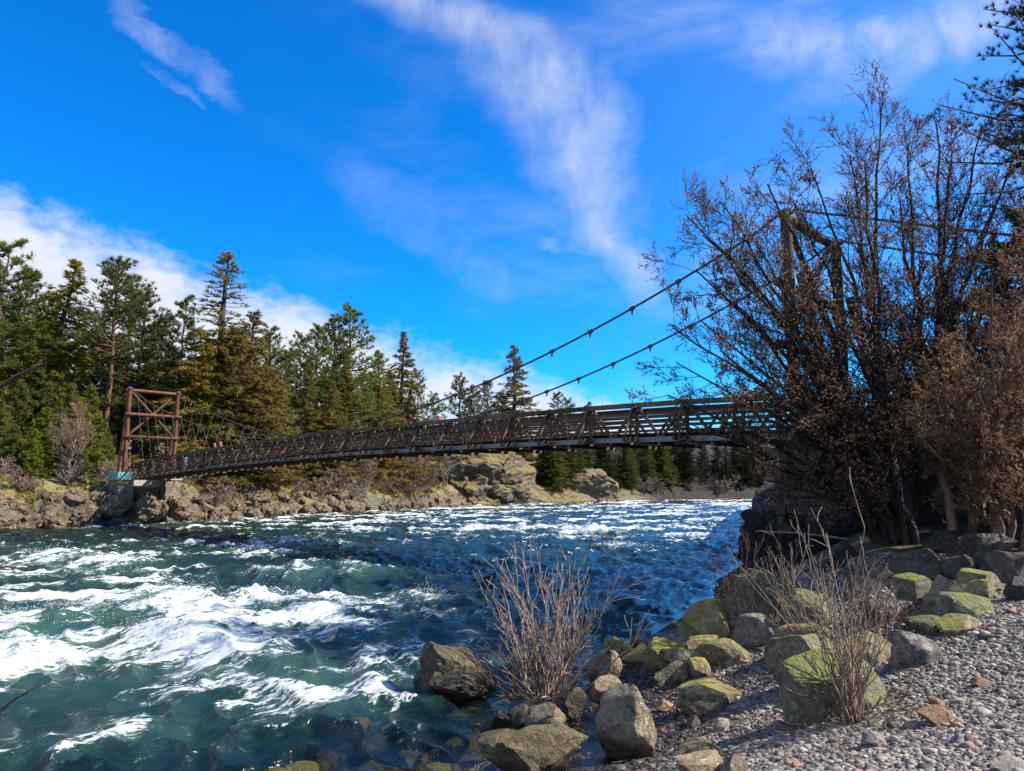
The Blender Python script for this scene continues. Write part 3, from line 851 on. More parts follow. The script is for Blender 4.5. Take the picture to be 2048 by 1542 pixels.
pier(SPAN - 0.6, SPAN + 2.1, WID - 0.8, WID + 0.6, 4.98, 1.6, 'concrete', 2)
pier(SPAN + 0.9, SPAN + 2.0, 0.9, WID - 0.9, 4.3, 1.6, 'concrete', 3)
pier(-2.1, 0.6, -0.6, 0.8, 4.82, 0.6, 'concrete_painted_shade', 4, 'masonry_painted_shade')
pier(-2.1, 0.6, WID - 0.8, WID + 0.6, 4.82, 0.6, 'concrete_painted_shade', 5, 'masonry_painted_shade')
pier(-2.0, -0.3, 0.9, WID - 0.9, 4.6, 0.6, 'concrete_painted_shade', 6, 'masonry_painted_shade')

# ------------------------------------------------------------------ rocks
def rock_mesh(name, seed, sub=4, cuts=7, rough=0.10, strata=0.0, cut_lo=0.40, cut_hi=0.74, flat_top=None, mat=None, planes=()):
    bm = bmesh.new()
    bmesh.ops.create_icosphere(bm, subdivisions=sub, radius=1.0)
    V = np.array([v.co for v in bm.verts])
    Fc = np.array([[v.index for v in f.verts] for f in bm.faces])
    bm.free()
    r = np.random.default_rng(seed)
    D = V.copy()
    for k in range(cuts + 5):
        nrm = r.normal(size=3); nrm /= np.linalg.norm(nrm)
        c = r.uniform(cut_lo, cut_hi)
        d = V @ nrm
        over = np.clip(d - c, 0, None)
        V = V - nrm[None] * (over * 0.985)[:, None]
    for (a_, b_, c_, d_) in planes:
        nrm = np.array([a_, b_, c_], float); nrm /= np.linalg.norm(nrm)
        over = np.clip(V @ nrm - d_, 0, None)
        V = V - nrm[None] * over[:, None]
    if flat_top is not None:
        V[:, 2] = np.where(V[:, 2] > flat_top, flat_top + (V[:, 2] - flat_top) * 0.12, V[:, 2])
    o = r.uniform(0, 50, 3)
    n = fbm(V[:, 0] * 1.5 + o[0], V[:, 1] * 1.5 + o[1], V[:, 2] * 1.5 + o[2], oct=6, seed=seed % 50, gain=0.58)
    V = V * (1 + rough * n)[:, None]
    cr = np.abs(perlin(V[:, 0] * 1.7 + o[1], V[:, 1] * 1.7, V[:, 2] * 2.3 + o[2], seed=seed % 40 + 3))
    V = V * (1 - 0.5 * rough * sstep(cr, 0.09, 0.0))[:, None]
    if strata:
        q = V[:, 2] * 6 + 0.8 * perlin(V[:, 0], V[:, 1], V[:, 2], seed=seed % 30)
        V[:, :2] *= (1 + strata * (np.abs((q % 1.0) - 0.5) * 2 - 0.5))[:, None]
    lo, hi = V.min(0), V.max(0)
    V = (V - (lo + hi) / 2) / (hi - lo)          # a unit box round the origin
    me = np_mesh(name, V, Fc, mat, True)
    me.set_sharp_from_angle(angle=rad(26))
    return me
ROCKS = []
def boulder_px(l, r_, t_, b_, mat, label, seed, deep=0.9, sink=0.28, cuts=7, rough=0.10, sub=4, rot=0.0, name='boulder', cat='boulder', group=None, strata=0.0, flat=None, base=None, tilt=0.0, lo=0.40, hi=0.74, planes=()):
    g = ground_hit((l + r_) / 2, b_) if base is None else at_depth((l + r_) / 2, b_, base)
    wd = (r_ - l) / F_PX * g[1]
    hv = (b_ - t_) / F_PX * g[1] * 1.02
    dp = wd * deep
    cen_y = g[1] + dp * 0.42
    k = cen_y / g[1]
    wd *= k; hv *= k * 1.0
    cx = g[0] * k
    zb = g[2]
    hv = max(hv * 0.96, 0.03)
    sk = sink * hv
    me = rock_mesh(name, seed, sub, cuts, rough, strata, flat_top=flat, mat=MAT[mat], cut_lo=lo, cut_hi=hi, planes=planes)
    o = link(name, me)
    o.location = (cx, cen_y, zb + hv / 2 - sk / 2)
    o.scale = (wd * 1.04, dp, hv + sk)
    o.rotation_euler = (0, tilt, rot)
    tag(o, label, cat, group)
    ROCKS.append(o)
    return o
B = boulder_px
B(833, 972, 1300, 1402, 'rock_wetdark', 'dark wet boulder with a mossy crest standing in the rapids beside the bare shrub', 3, 0.8, cuts=6, rough=0.16)
B(850, 988, 1352, 1410, 'rock_wetdark', 'low brown wet rock against the front of the dark boulder in the rapids', 8, 0.6, cuts=5, rough=0.16)
B(705, 743, 1444, 1476, 'rock_wetdark', 'small black rock poking out of the shallow water, farthest out', 5, 0.8, rough=0.12, sub=3)
B(965, 1168, 1482, 1580, 'rock_wetdark', 'big dark mossy boulder cut by the bottom edge of the picture', 12, 0.75, cuts=5, rough=0.14)
B(1200, 1306, 1394, 1524, 'rock_tan', 'tall upright tan boulder with hollows standing at the water edge', 22, 0.85, cuts=8, rough=0.13, tilt=-0.06)
B(1052, 1130, 1420, 1484, 'rock_tan', 'pointed brown boulder in shallow water left of the upright boulder', 27, 0.8, rough=0.10)
B(983, 1024, 1426, 1458, 'rock_wetdark', 'small round mossy stone, left one of a pair in the shallows', 31, 0.9, rough=0.10, sub=3)
B(1014, 1064, 1420, 1462, 'rock_wetdark', 'small round mossy stone, right one of a pair in the shallows', 32, 0.9, rough=0.10, sub=3)
B(1122, 1172, 1388, 1442, 'rock_wetdark', 'dark wet rock under the drooping stems of the bare shrub', 33, 0.9, rough=0.13)
B(1180, 1243, 1364, 1414, 'rock_tan', 'angular tan rock between the bare shrub and the upright boulder', 34, 0.9, rough=0.10)
B(1172, 1242, 1308, 1374, 'rock_tan', 'rounded tan boulder right behind the bare shrub', 35, 0.9, cuts=4, rough=0.08)
B(1362, 1482, 1374, 1424, 'rock_moss', 'flat wedge-shaped slab lying alone on the dark wet gravel', 41, 0.5, cuts=2, rough=0.08, lo=0.6, hi=0.8, planes=((-0.1, -1, 0.1, 0.4), (0.55, -0.2, 1, 0.36), (-0.35, 0.1, 1, 0.46), (-1, 0, 0, 0.7)))
B(1372, 1474, 1207, 1292, 'rock_yellow', 'bright yellow-green mossy boulder at the water edge', 46, 0.8, cuts=6, rough=0.09, tilt=0.12)
B(1468, 1554, 1237, 1302, 'rock_grey', 'round speckled grey boulder beside the yellow mossy boulder', 51, 0.85, cuts=3, rough=0.06)
B(1556, 1664, 1258, 1318, 'rock_moss', 'low grey boulder behind the big split block', 55, 0.7, cuts=6, rough=0.09)
B(1546, 1704, 1289, 1388, 'rock_moss', 'big angular block with a sunlit slanting mossy top', 62, 0.75, cuts=2, rough=0.07, lo=0.6, hi=0.8, planes=((-0.75, -0.65, 0.12, 0.38), (0.45, -0.62, 0.62, 0.30), (-0.1, 0.2, 1, 0.55), (0.9, 0.2, 0.4, 0.5)))
B(1578, 1766, 1328, 1442, 'rock_green', 'largest green-topped block, behind the foot of the tall bare shrub', 66, 0.65, cuts=2, rough=0.07, lo=0.6, hi=0.8, planes=((-0.35, -1, 0.05, 0.42), (-0.25, -0.35, 1, 0.42), (0.75, -0.5, 0.55, 0.40), (-1, 0, 0.1, 0.62)))
B(1668, 1802, 1277, 1338, 'rock_moss', 'pale mossy rounded boulder behind the tall bare shrub', 71, 0.7, cuts=5, rough=0.07)
B(1788, 1874, 1271, 1337, 'rock_grey', 'round grey boulder on the gravel right of the tall bare shrub', 74, 0.8, cuts=4, rough=0.07)
B(1817, 1894, 1235, 1274, 'rock_green', 'low dark mossy rock in the pair in front of the boulder pile', 78, 0.7, rough=0.08)
B(1882, 1968, 1236, 1272, 'rock_moss', 'low pale mossy rock in the pair in front of the boulder pile', 79, 0.7, rough=0.08)
B(1855, 1982, 1191, 1243, 'rock_green', 'angular mossy slab at the front of the boulder pile', 83, 0.6, cuts=3, rough=0.07, lo=0.6, hi=0.8, planes=((-0.6, -1, 0.3, 0.4), (0.35, -0.7, 0.8, 0.34), (0, 0.3, 1, 0.5)))
B(1836, 1932, 1158, 1226, 'rock_moss', 'pointed mossy boulder leaning in the boulder pile', 86, 0.8, cuts=8, rough=0.07, lo=0.4, hi=0.75)
B(1915, 1997, 1162, 1206, 'rock_moss', 'rounded brown-green boulder in the boulder pile behind the angular slab', 90, 0.7, cuts=6, rough=0.07)
B(1924, 2006, 1144, 1192, 'rock_moss', 'rounded mossy boulder with a hollow under its top edge', 93, 0.8, cuts=6, rough=0.08)
B(1794, 1872, 1153, 1222, 'rock_green', 'dark green boulder on the shady side of the boulder pile', 95, 0.8, cuts=8, rough=0.07)
B(1782, 1892, 1102, 1168, 'rock_painted_shade', 'split brown-grey boulder above the dark green boulder', 98, 0.8, cuts=9, rough=0.10)
B(1888, 1948, 1113, 1168, 'rock_painted_shade', 'grey wedge of rock wedged between larger boulders', 101, 0.8, cuts=9, rough=0.07)
B(1922, 2022, 1072, 1134, 'rock_painted_shade', 'blue-grey pyramid-shaped boulder in the shade of the bank', 104, 0.8, cuts=10, rough=0.06, lo=0.35, hi=0.65)
B(1948, 2008, 1106, 1148, 'rock_painted_shade', 'small grey boulder below the pyramid-shaped boulder', 107, 0.8, cuts=6, rough=0.07)
B(1962, 2075, 1106, 1168, 'rock_painted_shade', 'large grey boulder with sun flecks at the right edge of the picture', 110, 0.8, cuts=6, rough=0.08)
B(2012, 2075, 1158, 1204, 'rock_painted_shade', 'dark shaded boulder on the gravel at the right edge', 113, 0.8, cuts=6, rough=0.07)
B(1858, 1972, 1058, 1108, 'rock_painted_shade', 'flat slab of rock in deep shade at the foot of the bank', 116, 0.7, cuts=9, rough=0.07, lo=0.35, hi=0.7)
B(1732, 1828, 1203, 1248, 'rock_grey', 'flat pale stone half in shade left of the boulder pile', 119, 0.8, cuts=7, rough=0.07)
B(1690, 1790, 1120, 1190, 'rock_painted_shade', 'dark boulder in shade behind the tall bare shrub', 122, 0.8, cuts=8, rough=0.10)
B(1640, 1720, 1085, 1140, 'rock_painted_shade', 'greenish shaded rock at the foot of the dark outcrop', 124, 0.8, cuts=8, rough=0.10)
B(1450, 1600, 1150, 1262, 'rock_green', 'dark mossy boulder among shrub stems by the outcrop', 127, 0.6, cuts=6, rough=0.15)
B(1560, 1680, 1185, 1262, 'rock_green', 'broken mossy rock behind the shrub stems', 129, 0.6, cuts=6, rough=0.15)
# layered ledge by the yellow boulder: separate tilted slabs
ledge = empty('rock_ledge')
tag(ledge, 'pale mossy ledge of layered tilted rock between the yellow boulder and the gravel', 'rock ledge')
lr = random.Random(5)
for i, (l, r_, t_, b_) in enumerate([(1345, 1440, 1252, 1292), (1330, 1450, 1272, 1312), (1370, 1500, 1282, 1325), (1300, 1400, 1288, 1330), (1400, 1548, 1296, 1340), (1330, 1440, 1305, 1345),
                                     (1288, 1345, 1300, 1350), (1310, 1380, 1325, 1362), (1376, 1424, 1322, 1362), (1240, 1300, 1290, 1335), (1258, 1292, 1276, 1310), (1345, 1380, 1345, 1366), (1205, 1262, 1280, 1330)]):
    o = B(l, r_, t_, b_, 'rock_moss' if i % 3 else 'rock_yellow', None, 140 + i, 0.7, sink=0.5, cuts=9, rough=0.10, sub=3, name='slab', cat=None, tilt=0.18, lo=0.35, hi=0.7, strata=0.05)
    o.parent = ledge
B(1371, 1404, 1312, 1338, 'stone_red', 'rust-brown stone sitting on the layered ledge', 160, 0.8, rough=0.06, sub=3, name='stone', cat='stone')
# loose stones on the gravel
SM = [(1364, 1442, 1499, 1534, 'rock_wetdark', 'rounded dark brown cobble lying at the water edge', 0.7), (1358, 1446, 1527, 1570, 'rock_tan', 'pale mossy stone cut by the bottom edge beside the brown cobble', 0.8),
      (1445, 1500, 1520, 1556, 'rock_tan', 'small tan stone cut by the bottom edge of the picture', 0.8), (1842, 1908, 1420, 1454, 'stone_red', 'larger brown wedge stone of the two on the open gravel', 0.7),
      (1856, 1894, 1399, 1421, 'stone_red', 'small square brown stone just behind the brown wedge stone', 0.8), (1944, 1990, 1358, 1377, 'stone_red', 'flat reddish stone on the open gravel by itself', 0.7),
      (1726, 1772, 1470, 1498, 'stone_slate', 'faceted grey-purple stone on the gravel below the shrub', 0.8), (1733, 1760, 1436, 1456, 'rock_tan', 'small tan stone in the litter under the tall shrub', 0.8),
      (1313, 1347, 1406, 1426, 'stone_red', 'orange rounded pebble on the dark wet gravel', 0.8), (1372, 1400, 1434, 1456, 'rock_tan', 'small mossy stone in front of the wedge slab', 0.8), (1392, 1410, 1424, 1442, 'stone_red', 'small reddish stone in front of the wedge slab', 0.8),
      (1428, 1458, 1440, 1464, 'stone_pale', 'pale pink stone on the gravel', 0.8), (1985, 2060, 1524, 1548, 'stone_pale', 'long flat pink stone in the bottom right corner', 0.5), (1365, 1395, 1482, 1500, 'rock_wetdark', 'dark wet stone touching the brown cobble', 0.8),
      (1390, 1418, 1478, 1494, 'stone_red', 'orange-brown flat stone behind the brown cobble', 0.7), (1860, 1880, 1465, 1478, 'stone_slate', 'grey rounded stone in front of the brown wedge stone', 0.8), (1903, 1935, 1472, 1488, 'stone_slate', 'blue-grey oval pebble on the open gravel', 0.7),
      (1775, 1800, 1448, 1462, 'rock_wetdark', 'dark stone by the shrub litter', 0.8), (1980, 2000, 1478, 1490, 'stone_pale', 'pale oval pebble on the right gravel', 0.7), (1985, 2030, 1545, 1570, 'stone_slate', 'grey stone under the long pink stone', 0.7)]
for i, (l, r_, t_, b_, mt, lb, dp) in enumerate(SM):
    B(l, r_, t_, b_, mt, lb, 200 + i, dp, cuts=8, rough=0.06, sub=3, sink=0.35, name='stone', cat='stone', lo=0.4, hi=0.75)
# stones under the shallow water
for i, (px, py, wd, hh) in enumerate([(930, 1475, 0.75, 0.30), (815, 1495, 0.55, 0.25), (640, 1530, 0.95, 0.42), (770, 1400, 0.6, 0.40), (560, 1535, 0.6, 0.28), (1010, 1520, 0.5, 0.2), (880, 1530, 0.55, 0.22), (735, 1525, 0.6, 0.3), (1120, 1500, 0.4, 0.16)]):
    r_ = ray(px, py); t_ = -CAM_H / r_[2]
    gx, gy = r_[0] * t_, r_[1] * t_
    o = link('submerged_stone', rock_mesh('submerged_stone', 230 + i, 3, 5, 0.12, mat=MAT['rock_yellow']))
    o.location = (gx, gy + 0.1, -0.06 - hh / 2 + 0.02)
    o.scale = (wd, wd * 0.8, hh)
    tag(o, 'yellow-brown stone lying under the clear shallow water by the shore', 'stone', 'stones under the shallow water')

# dark outcrop below the near tower
def outcrop(name, loc, size, seed, mat, label, cat, sub=5, cuts=5, rough=0.26, rot=0.0, flat=None, lo=0.66, hi=0.95):
    o = link(name, rock_mesh(name, seed, sub, cuts, rough, flat_top=flat, mat=MAT[mat], cut_lo=lo, cut_hi=hi))
    o.location = loc; o.scale = size; o.rotation_euler = (0, 0, rot)
    tag(o, label, cat)
    return o
outcrop('rock_outcrop', (10.6, 26.3, 0.75), (6.2, 7.0, 4.6), 301, 'basalt', 'shaded basalt outcrop carrying the near bridge tower at the water edge', 'outcrop', flat=0.6)
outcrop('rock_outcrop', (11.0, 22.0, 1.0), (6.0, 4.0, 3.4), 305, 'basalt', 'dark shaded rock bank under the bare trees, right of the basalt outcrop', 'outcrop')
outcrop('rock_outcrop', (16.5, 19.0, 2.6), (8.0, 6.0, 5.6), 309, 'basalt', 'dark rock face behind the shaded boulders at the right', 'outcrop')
# mossy knoll on the far bank, upstream of the bridge
kn = outcrop('rock_knoll', (-8.0, 160.0, 3.4), (35, 27, 20.5), 321, 'knoll', 'big mossy rock knoll with a dark columnar cliff above the far shore', 'knoll', sub=6, cuts=4, rough=0.20, lo=0.62, hi=0.9, rot=0.3)
outcrop('rock_knoll', (-26, 190.0, 9), (46, 40, 22), 327, 'knoll', 'bare rocky hilltop behind the bridge deck and the mossy knoll', 'knoll', cuts=6, rough=0.12)
outcrop('rock_outcrop', (19.5, 190.0, 2.0), (16, 16, 13), 331, 'basalt_far', 'brown rock slope right of the mossy knoll', 'outcrop', cuts=6, rough=0.16)
outcrop('rock_pillar', (68, 232, 3.0), (9, 8, 11), 335, 'basalt', 'squat dark rock pillar on the shaded far shore under the bridge', 'outcrop', sub=4, cuts=8)

# rough basalt along the far waterline
far_rocks = [rock_mesh('shore_boulder', 400 + i, 4, 5, 0.26, mat=MAT['basalt_far'], cut_lo=0.6, cut_hi=0.9) for i in range(6)]
rr_ = np.random.default_rng(21)
def along(poly, start, end):
    seg = poly[start:end]
    L = np.linalg.norm(np.diff(seg, axis=0), axis=1)
    return seg, L
seg, L = along(LEFT, 3, 12)
cum = np.concatenate([[0], np.cumsum(L)])
tpos = 2.0; n_r = 0
while tpos < cum[-1] - 2:
    i = np.searchsorted(cum, tpos) - 1
    f_ = (tpos - cum[i]) / L[i]
    p_ = seg[i] * (1 - f_) + seg[i + 1] * f_
    d_ = (seg[i + 1] - seg[i]) / L[i]; nrm = np.array([-d_[1], d_[0]])
    depth_y = p_[1]
    for row in range(2 if depth_y < 110 else 1):
        s_ = rr_.uniform(1.5, 3.2) * (1.0 if depth_y < 110 else 0.75)
        off = rr_.uniform(0.1, 0.9) + row * rr_.uniform(1.3, 2.6)
        q = p_ + nrm * off + d_ * rr_.uniform(-0.8, 0.8)
        o = link('shore_boulder', far_rocks[rr_.integers(6)])
        o.location = (q[0], q[1], 0.15 + (max(hgt(q[0], q[1]), 0.2) - 0.2) * 0.85)
        o.scale = (s_ * rr_.uniform(0.9, 1.4), s_ * rr_.uniform(0.8, 1.2), s_ * rr_.uniform(0.65, 1.0))
        o.rotation_euler = (rr_.uniform(-0.3, 0.3), rr_.uniform(-0.3, 0.3), rr_.uniform(0, 6.28))
        pxx = 1024 + F_PX * q[0] / q[1]
        where = 'left of the far tower' if pxx < 205 else 'below the far tower' if pxx < 370 else 'right of the far tower' if pxx < 600 else 'below the middle of the bridge' if pxx < 830 else 'before the mossy knoll'
        tag(o, ('large' if s_ > 2.3 else 'small') + ' rough basalt boulder on the far waterline ' + where, 'boulder', 'basalt boulders along the far waterline ' + where)
        n_r += 1
    tpos += rr_.uniform(1.1, 2.2) if depth_y < 110 else rr_.uniform(2.2, 4.5)

for i, (s_, off_, zz, sz) in enumerate([(SPAN - 1.3, -0.9, 1.6, 2.4), (SPAN + 0.6, -1.6, 2.0, 2.6), (SPAN + 2.2, -1.4, 2.4, 2.2), (SPAN - 1.5, 1.6, 1.4, 2.2), (SPAN - 1.2, 3.2, 1.3, 2.0), (SPAN - 1.4, 4.9, 1.4, 2.4), (SPAN + 0.2, 2.4, 1.8, 2.4)]):
    o = link('shore_boulder', far_rocks[i % 6])
    o.location = bp(s_, off_, zz); o.scale = (sz * 1.2, sz, sz); o.rotation_euler = (0.2, 0.1 * i, i * 1.3)
    tag(o, 'rough basalt boulder packed against the foot of the far bridge pier', 'boulder', 'boulders at the foot of the far pier')
# ------------------------------------------------------------------ gravel (geometry nodes, one mass)
def gravel_object():
    N = 190000
    r = np.random.default_rng(33)
    # denser near the camera, thinning with distance as real gravel does in view
    rad_ = 3.2 + (r.random(N) ** 1.35) * 15.0
    a_ = np.radians(r.uniform(-8, 46, N))
    X = np.stack([np.sin(a_) * rad_, np.cos(a_) * rad_], 1)
    d = -sdist(X, RIGHT)
    ok = (d > -1.5) & (X[:, 0] - 0.22 * np.clip(12 - X[:, 1], 0, 30) < 11.0) & (X[:, 1] < 19)
    X, d, rad_ = X[ok], d[ok], rad_[ok]
    z = height(X)
    size = np.exp(r.normal(-4.24, 0.42, len(X))) * (0.85 + rad_ * 0.022)
    big = r.random(len(X)) > 0.985
    size[big] *= 2.0
    me = bpy.data.meshes.new('gravel')
    me.vertices.add(len(X))
    me.vertices.foreach_set('co', np.column_stack([X, z + size * 0.12]).astype(np.float32).ravel())
    for nm, arr in (('psize', size), ('rx', r.uniform(-0.35, 0.35, len(X))), ('rz', r.uniform(0, 6.28, len(X))), ('fl', r.uniform(0.45, 0.8, len(X))), ('el', r.uniform(0.75, 1.5, len(X)))):
        me.attributes.new(nm, 'FLOAT', 'POINT').data.foreach_set('value', arr.astype(np.float32))
    o = link('gravel', me)
    me.materials.append(MAT['pebble'])
    tag(o, 'grey and brown rounded gravel covering the near shore', 'gravel', kind='stuff')
    ng = bpy.data.node_groups.new('gravel_scatter', 'GeometryNodeTree')
    ng.interface.new_socket('Geometry', in_out='INPUT', socket_type='NodeSocketGeometry')
    ng.interface.new_socket('Geometry', in_out='OUTPUT', socket_type='NodeSocketGeometry')
    nn, lk = ng.nodes, ng.links
    gi, go = nn.new('NodeGroupInput'), nn.new('NodeGroupOutput')
    def attr(nm):
        a = nn.new('GeometryNodeInputNamedAttribute'); a.data_type = 'FLOAT'; a.inputs['Name'].default_value = nm
        return a.outputs[0]
    ico = nn.new('GeometryNodeMeshIcoSphere'); ico.inputs['Radius'].default_value = 1.0; ico.inputs['Subdivisions'].default_value = 2
    smo = nn.new('GeometryNodeSetShadeSmooth')
    setp = nn.new('GeometryNodeSetPosition')
    nz = nn.new('ShaderNodeTexNoise'); nz.inputs['Scale'].default_value = 0.9; nz.inputs['Detail'].default_value = 1.0
    sub_ = nn.new('ShaderNodeVectorMath'); sub_.operation = 'SUBTRACT'; sub_.inputs[1].default_value = (0.5, 0.5, 0.5)
    scl = nn.new('ShaderNodeVectorMath'); scl.operation = 'SCALE'; scl.inputs['Scale'].default_value = 1.1
    lk.new(nz.outputs['Color'], sub_.inputs[0]); lk.new(sub_.outputs[0], scl.inputs[0]); lk.new(scl.outputs[0], setp.inputs['Offset'])
    lk.new(ico.outputs['Mesh'], setp.inputs['Geometry']); lk.new(setp.outputs[0], smo.inputs[0])
    mat_n = nn.new('GeometryNodeSetMaterial'); mat_n.inputs['Material'].default_value = MAT['pebble']
    lk.new(smo.outputs[0], mat_n.inputs[0])
    inst = nn.new('GeometryNodeInstanceOnPoints')
    lk.new(gi.outputs[0], inst.inputs['Points']); lk.new(mat_n.outputs[0], inst.inputs['Instance'])
    rot = nn.new('ShaderNodeCombineXYZ'); lk.new(attr('rx'), rot.inputs[0]); lk.new(attr('rx'), rot.inputs[1]); lk.new(attr('rz'), rot.inputs[2])
    lk.new(rot.outputs[0], inst.inputs['Rotation'])
    sc = nn.new('ShaderNodeCombineXYZ')
    lk.new(attr('el'), sc.inputs[0]); sc.inputs[1].default_value = 1.0; lk.new(attr('fl'), sc.inputs[2])
    sm_ = nn.new('ShaderNodeVectorMath'); sm_.operation = 'SCALE'
    lk.new(sc.outputs[0], sm_.inputs[0]); lk.new(attr('psize'), sm_.inputs['Scale'])
    lk.new(sm_.outputs[0], inst.inputs['Scale'])
    lk.new(inst.outputs[0], go.inputs[0])
    md = o.modifiers.new('scatter', 'NODES'); md.node_group = ng
    return o
gravel_object()
# ------------------------------------------------------------------ conifers of the far bank
def needle_tris(P, D, n_per, length, width, spread, r, droop=0.0, scl=None):
    """P (m,3) clump centres, D (m,3) axis; n_per thin triangles each"""
    m = len(P)
    P = np.repeat(P, n_per, 0); D = np.repeat(D, n_per, 0)
    k = len(P)
    d = D + r.normal(size=(k, 3)) * spread
    d[:, 2] -= droop
    d /= np.linalg.norm(d, axis=1)[:, None] + 1e-9
    s = np.cross(d, r.normal(size=(k, 3)))
    s /= np.linalg.norm(s, axis=1)[:, None] + 1e-9
    sc_ = 1.0 if scl is None else np.repeat(np.asarray(scl), n_per)
    L = (length * sc_ * r.uniform(0.6, 1.25, k))[:, None]; W = (width * sc_ * r.uniform(0.7, 1.3, k))[:, None]
    V = np.stack([P - s * W * 0.5 - d * L * 0.15, P + s * W * 0.5 - d * L * 0.15, P + d * L], 1).reshape(-1, 3)
    return V
def conifer_proto(kind, seed, Ht=20.0, mat='needle_pine', bark='bark_far', fine=False):
    r = np.random.default_rng(seed)
    segs = []
    n = 14
    wob = np.cumsum(r.normal(size=(n + 1, 2)) * 0.05, 0)
    wob -= wob[0]
    zs = np.linspace(0, Ht, n + 1)
    R0 = {'pine': 0.27, 'fir': 0.30, 'bare': 0.26, 'young': 0.16, 'sparse': 0.32}[kind]
    rads = R0 * (1 - zs / Ht) ** 0.8 + 0.02
    for i in range(n):
        segs.append((*wob[i], zs[i], rads[i], *wob[i + 1], zs[i + 1], rads[i + 1]))
    def axis_at(z):
        return np.array([np.interp(z, zs, wob[:, 0]), np.interp(z, zs, wob[:, 1]), z])
    low = {'pine': 0.22, 'fir': 0.05, 'bare': 0.52, 'young': 0.02, 'sparse': 0.06}[kind]
    nb = {'pine': 150, 'fir': 250, 'bare': 100, 'young': 210, 'sparse': 290}[kind]
    cl_p, cl_d, cl_s = [], [], []
    thin = []
    for b in range(nb):
        t = low + (1 - low) * (b + r.random()) / nb
        if kind in ('pine', 'bare') and r.random() < 0.12:
            continue
        z = t * Ht
        q = (t - low) / (1 - low)
        if kind in ('pine', 'bare'):
            L = (0.10 + 0.115 * math.sin(math.pi * min(1, q * 0.88 + 0.16)) ** 0.8) * Ht * r.uniform(0.55, 1.15) * (1 - 0.45 * q * q)
            rise = r.uniform(-0.10, 0.35) + 0.5 * q * q
        elif kind == 'young':
            L = 0.30 * Ht * (1 - q) ** 0.8 * r.uniform(0.6, 1.1) + 0.25
            rise = r.uniform(-0.1, 0.3)
        else:
            L = (0.215 * Ht * (1 - q) ** 0.82 * r.uniform(0.45, 1.12) + 0.16) * (1 + 0.25 * math.sin(7 * t + seed) * math.cos(3 * 2.2 * t))
            rise = r.uniform(-0.30, 0.10) + 0.40 * q * q
            if kind == 'sparse' and q > 0.62:
                L = 0.15 * Ht * (1 - q) ** 0.5 * r.uniform(0.6, 1.1)
        a = r.uniform(0, 2 * math.pi)
        o = axis_at(z)
        dirn = np.array([math.cos(a), math.sin(a), rise]); dirn /= np.linalg.norm(dirn)
        mid = o + dirn * L * 0.5 + np.array([0, 0, -0.03 * L])
        tip = o + dirn * L + np.array([0, 0, (0.10 if kind in ('pine', 'bare') else -0.02) * L])
        br = 0.012 + 0.010 * L
        thin += [(*o, br * 1.4, *mid, br), (*mid, br, *tip, br * 0.4)]
        if kind == 'sparse' and q > 0.62:
            # nearly bare upper boughs with short needle fringes
            for k in range(5):
                f = r.uniform(0.25, 1.0)
                c = o + (tip - o) * f
                cl_p.append(c + r.normal(size=3) * 0.05); cl_d.append(dirn * 0.6 + np.array([0, 0, 0.35])); cl_s.append(0.5)
            continue
        if kind in ('pine', 'bare'):
            m = int(4 + L * 2.2)
            for k in range(m):
                f = r.uniform(0.35, 1.0)
                c = o + (tip - o) * f + r.normal(size=3) * np.array([0.16, 0.16, 0.10]) * L * 0.45
                cl_p.append(c); cl_d.append(dirn * 0.4 + np.array([0, 0, 0.75])); cl_s.append(1.0)
        else:
            m = int(5 + L * 4.5)
            for k in range(m):
                f = r.uniform(0.12, 1.0)
                side = np.cross(dirn, (0, 0, 1)) * r.normal() * 0.22 * L * (1.05 - f)
                c = o + (tip - o) * f + side + np.array([0, 0, r.normal() * 0.08])
                cl_p.append(c); cl_d.append(dirn * 0.8 + side * 0.5 + np.array([0, 0, -0.12])); cl_s.append(1.05 - 0.5 * q)
    # leader
    for k in range(10):
        cl_p.append(axis_at(Ht * r.uniform(0.955, 1.0))); cl_d.append(np.array([0, 0, 1.0])); cl_s.append(0.6)
    cl_p, cl_d = np.array(cl_p), np.array(cl_d)
    if fine:
        V = needle_tris(cl_p, cl_d, 34, 0.27, 0.022, 0.8, r, 0.0, cl_s)
    elif kind in ('pine', 'bare'):
        V = needle_tris(cl_p, cl_d, 14, 0.44, 0.075, 0.75, r, 0.0, cl_s)
    elif kind == 'young':
        V = needle_tris(cl_p, cl_d, 8, 0.50, 0.13, 0.5, r, 0.0, cl_s)
    else:
        V = needle_tris(cl_p, cl_d, 8, 0.50, 0.115, 0.46, r, 0.15, cl_s)
    crown = np_mesh('crown', V, np.arange(len(V)).reshape(-1, 3), MAT[mat])
    trunk = group_tubes('trunk', segs, thin, MAT[bark])
    return trunk, crown, Ht
PROTO = {
    'pine': [conifer_proto('pine', 500 + i) for i in range(3)],
    'pinered': [conifer_proto('bare', 510 + i, bark='bark_red') for i in range(2)],
    'fir': [conifer_proto('fir', 520 + i, mat='needle_fir') for i in range(4)],
    'sparse': [conifer_proto('sparse', 530, mat='needle_fir')],
    'young': [conifer_proto('young', 540 + i, Ht=9.0, mat='needle_young') for i in range(2)],
    'dark': [conifer_proto('fir', 550 + i, mat='needle_dark') for i in range(2)],
    'darkpine': [conifer_proto('pine', 556, mat='needle_dark', bark='bark_dark', fine=True)],
}
def far_variant(src, mat):
    t_, c_, h_ = src
    c2 = c_.copy(); c2.materials.clear(); c2.materials.append(MAT[mat])
    return (t_, c2, h_)
PROTO['farfir'] = [far_variant(p_, 'needle_far') for p_ in PROTO['fir']] + [far_variant(PROTO['pine'][0], 'needle_far')]
tr_rng = random.Random(77)
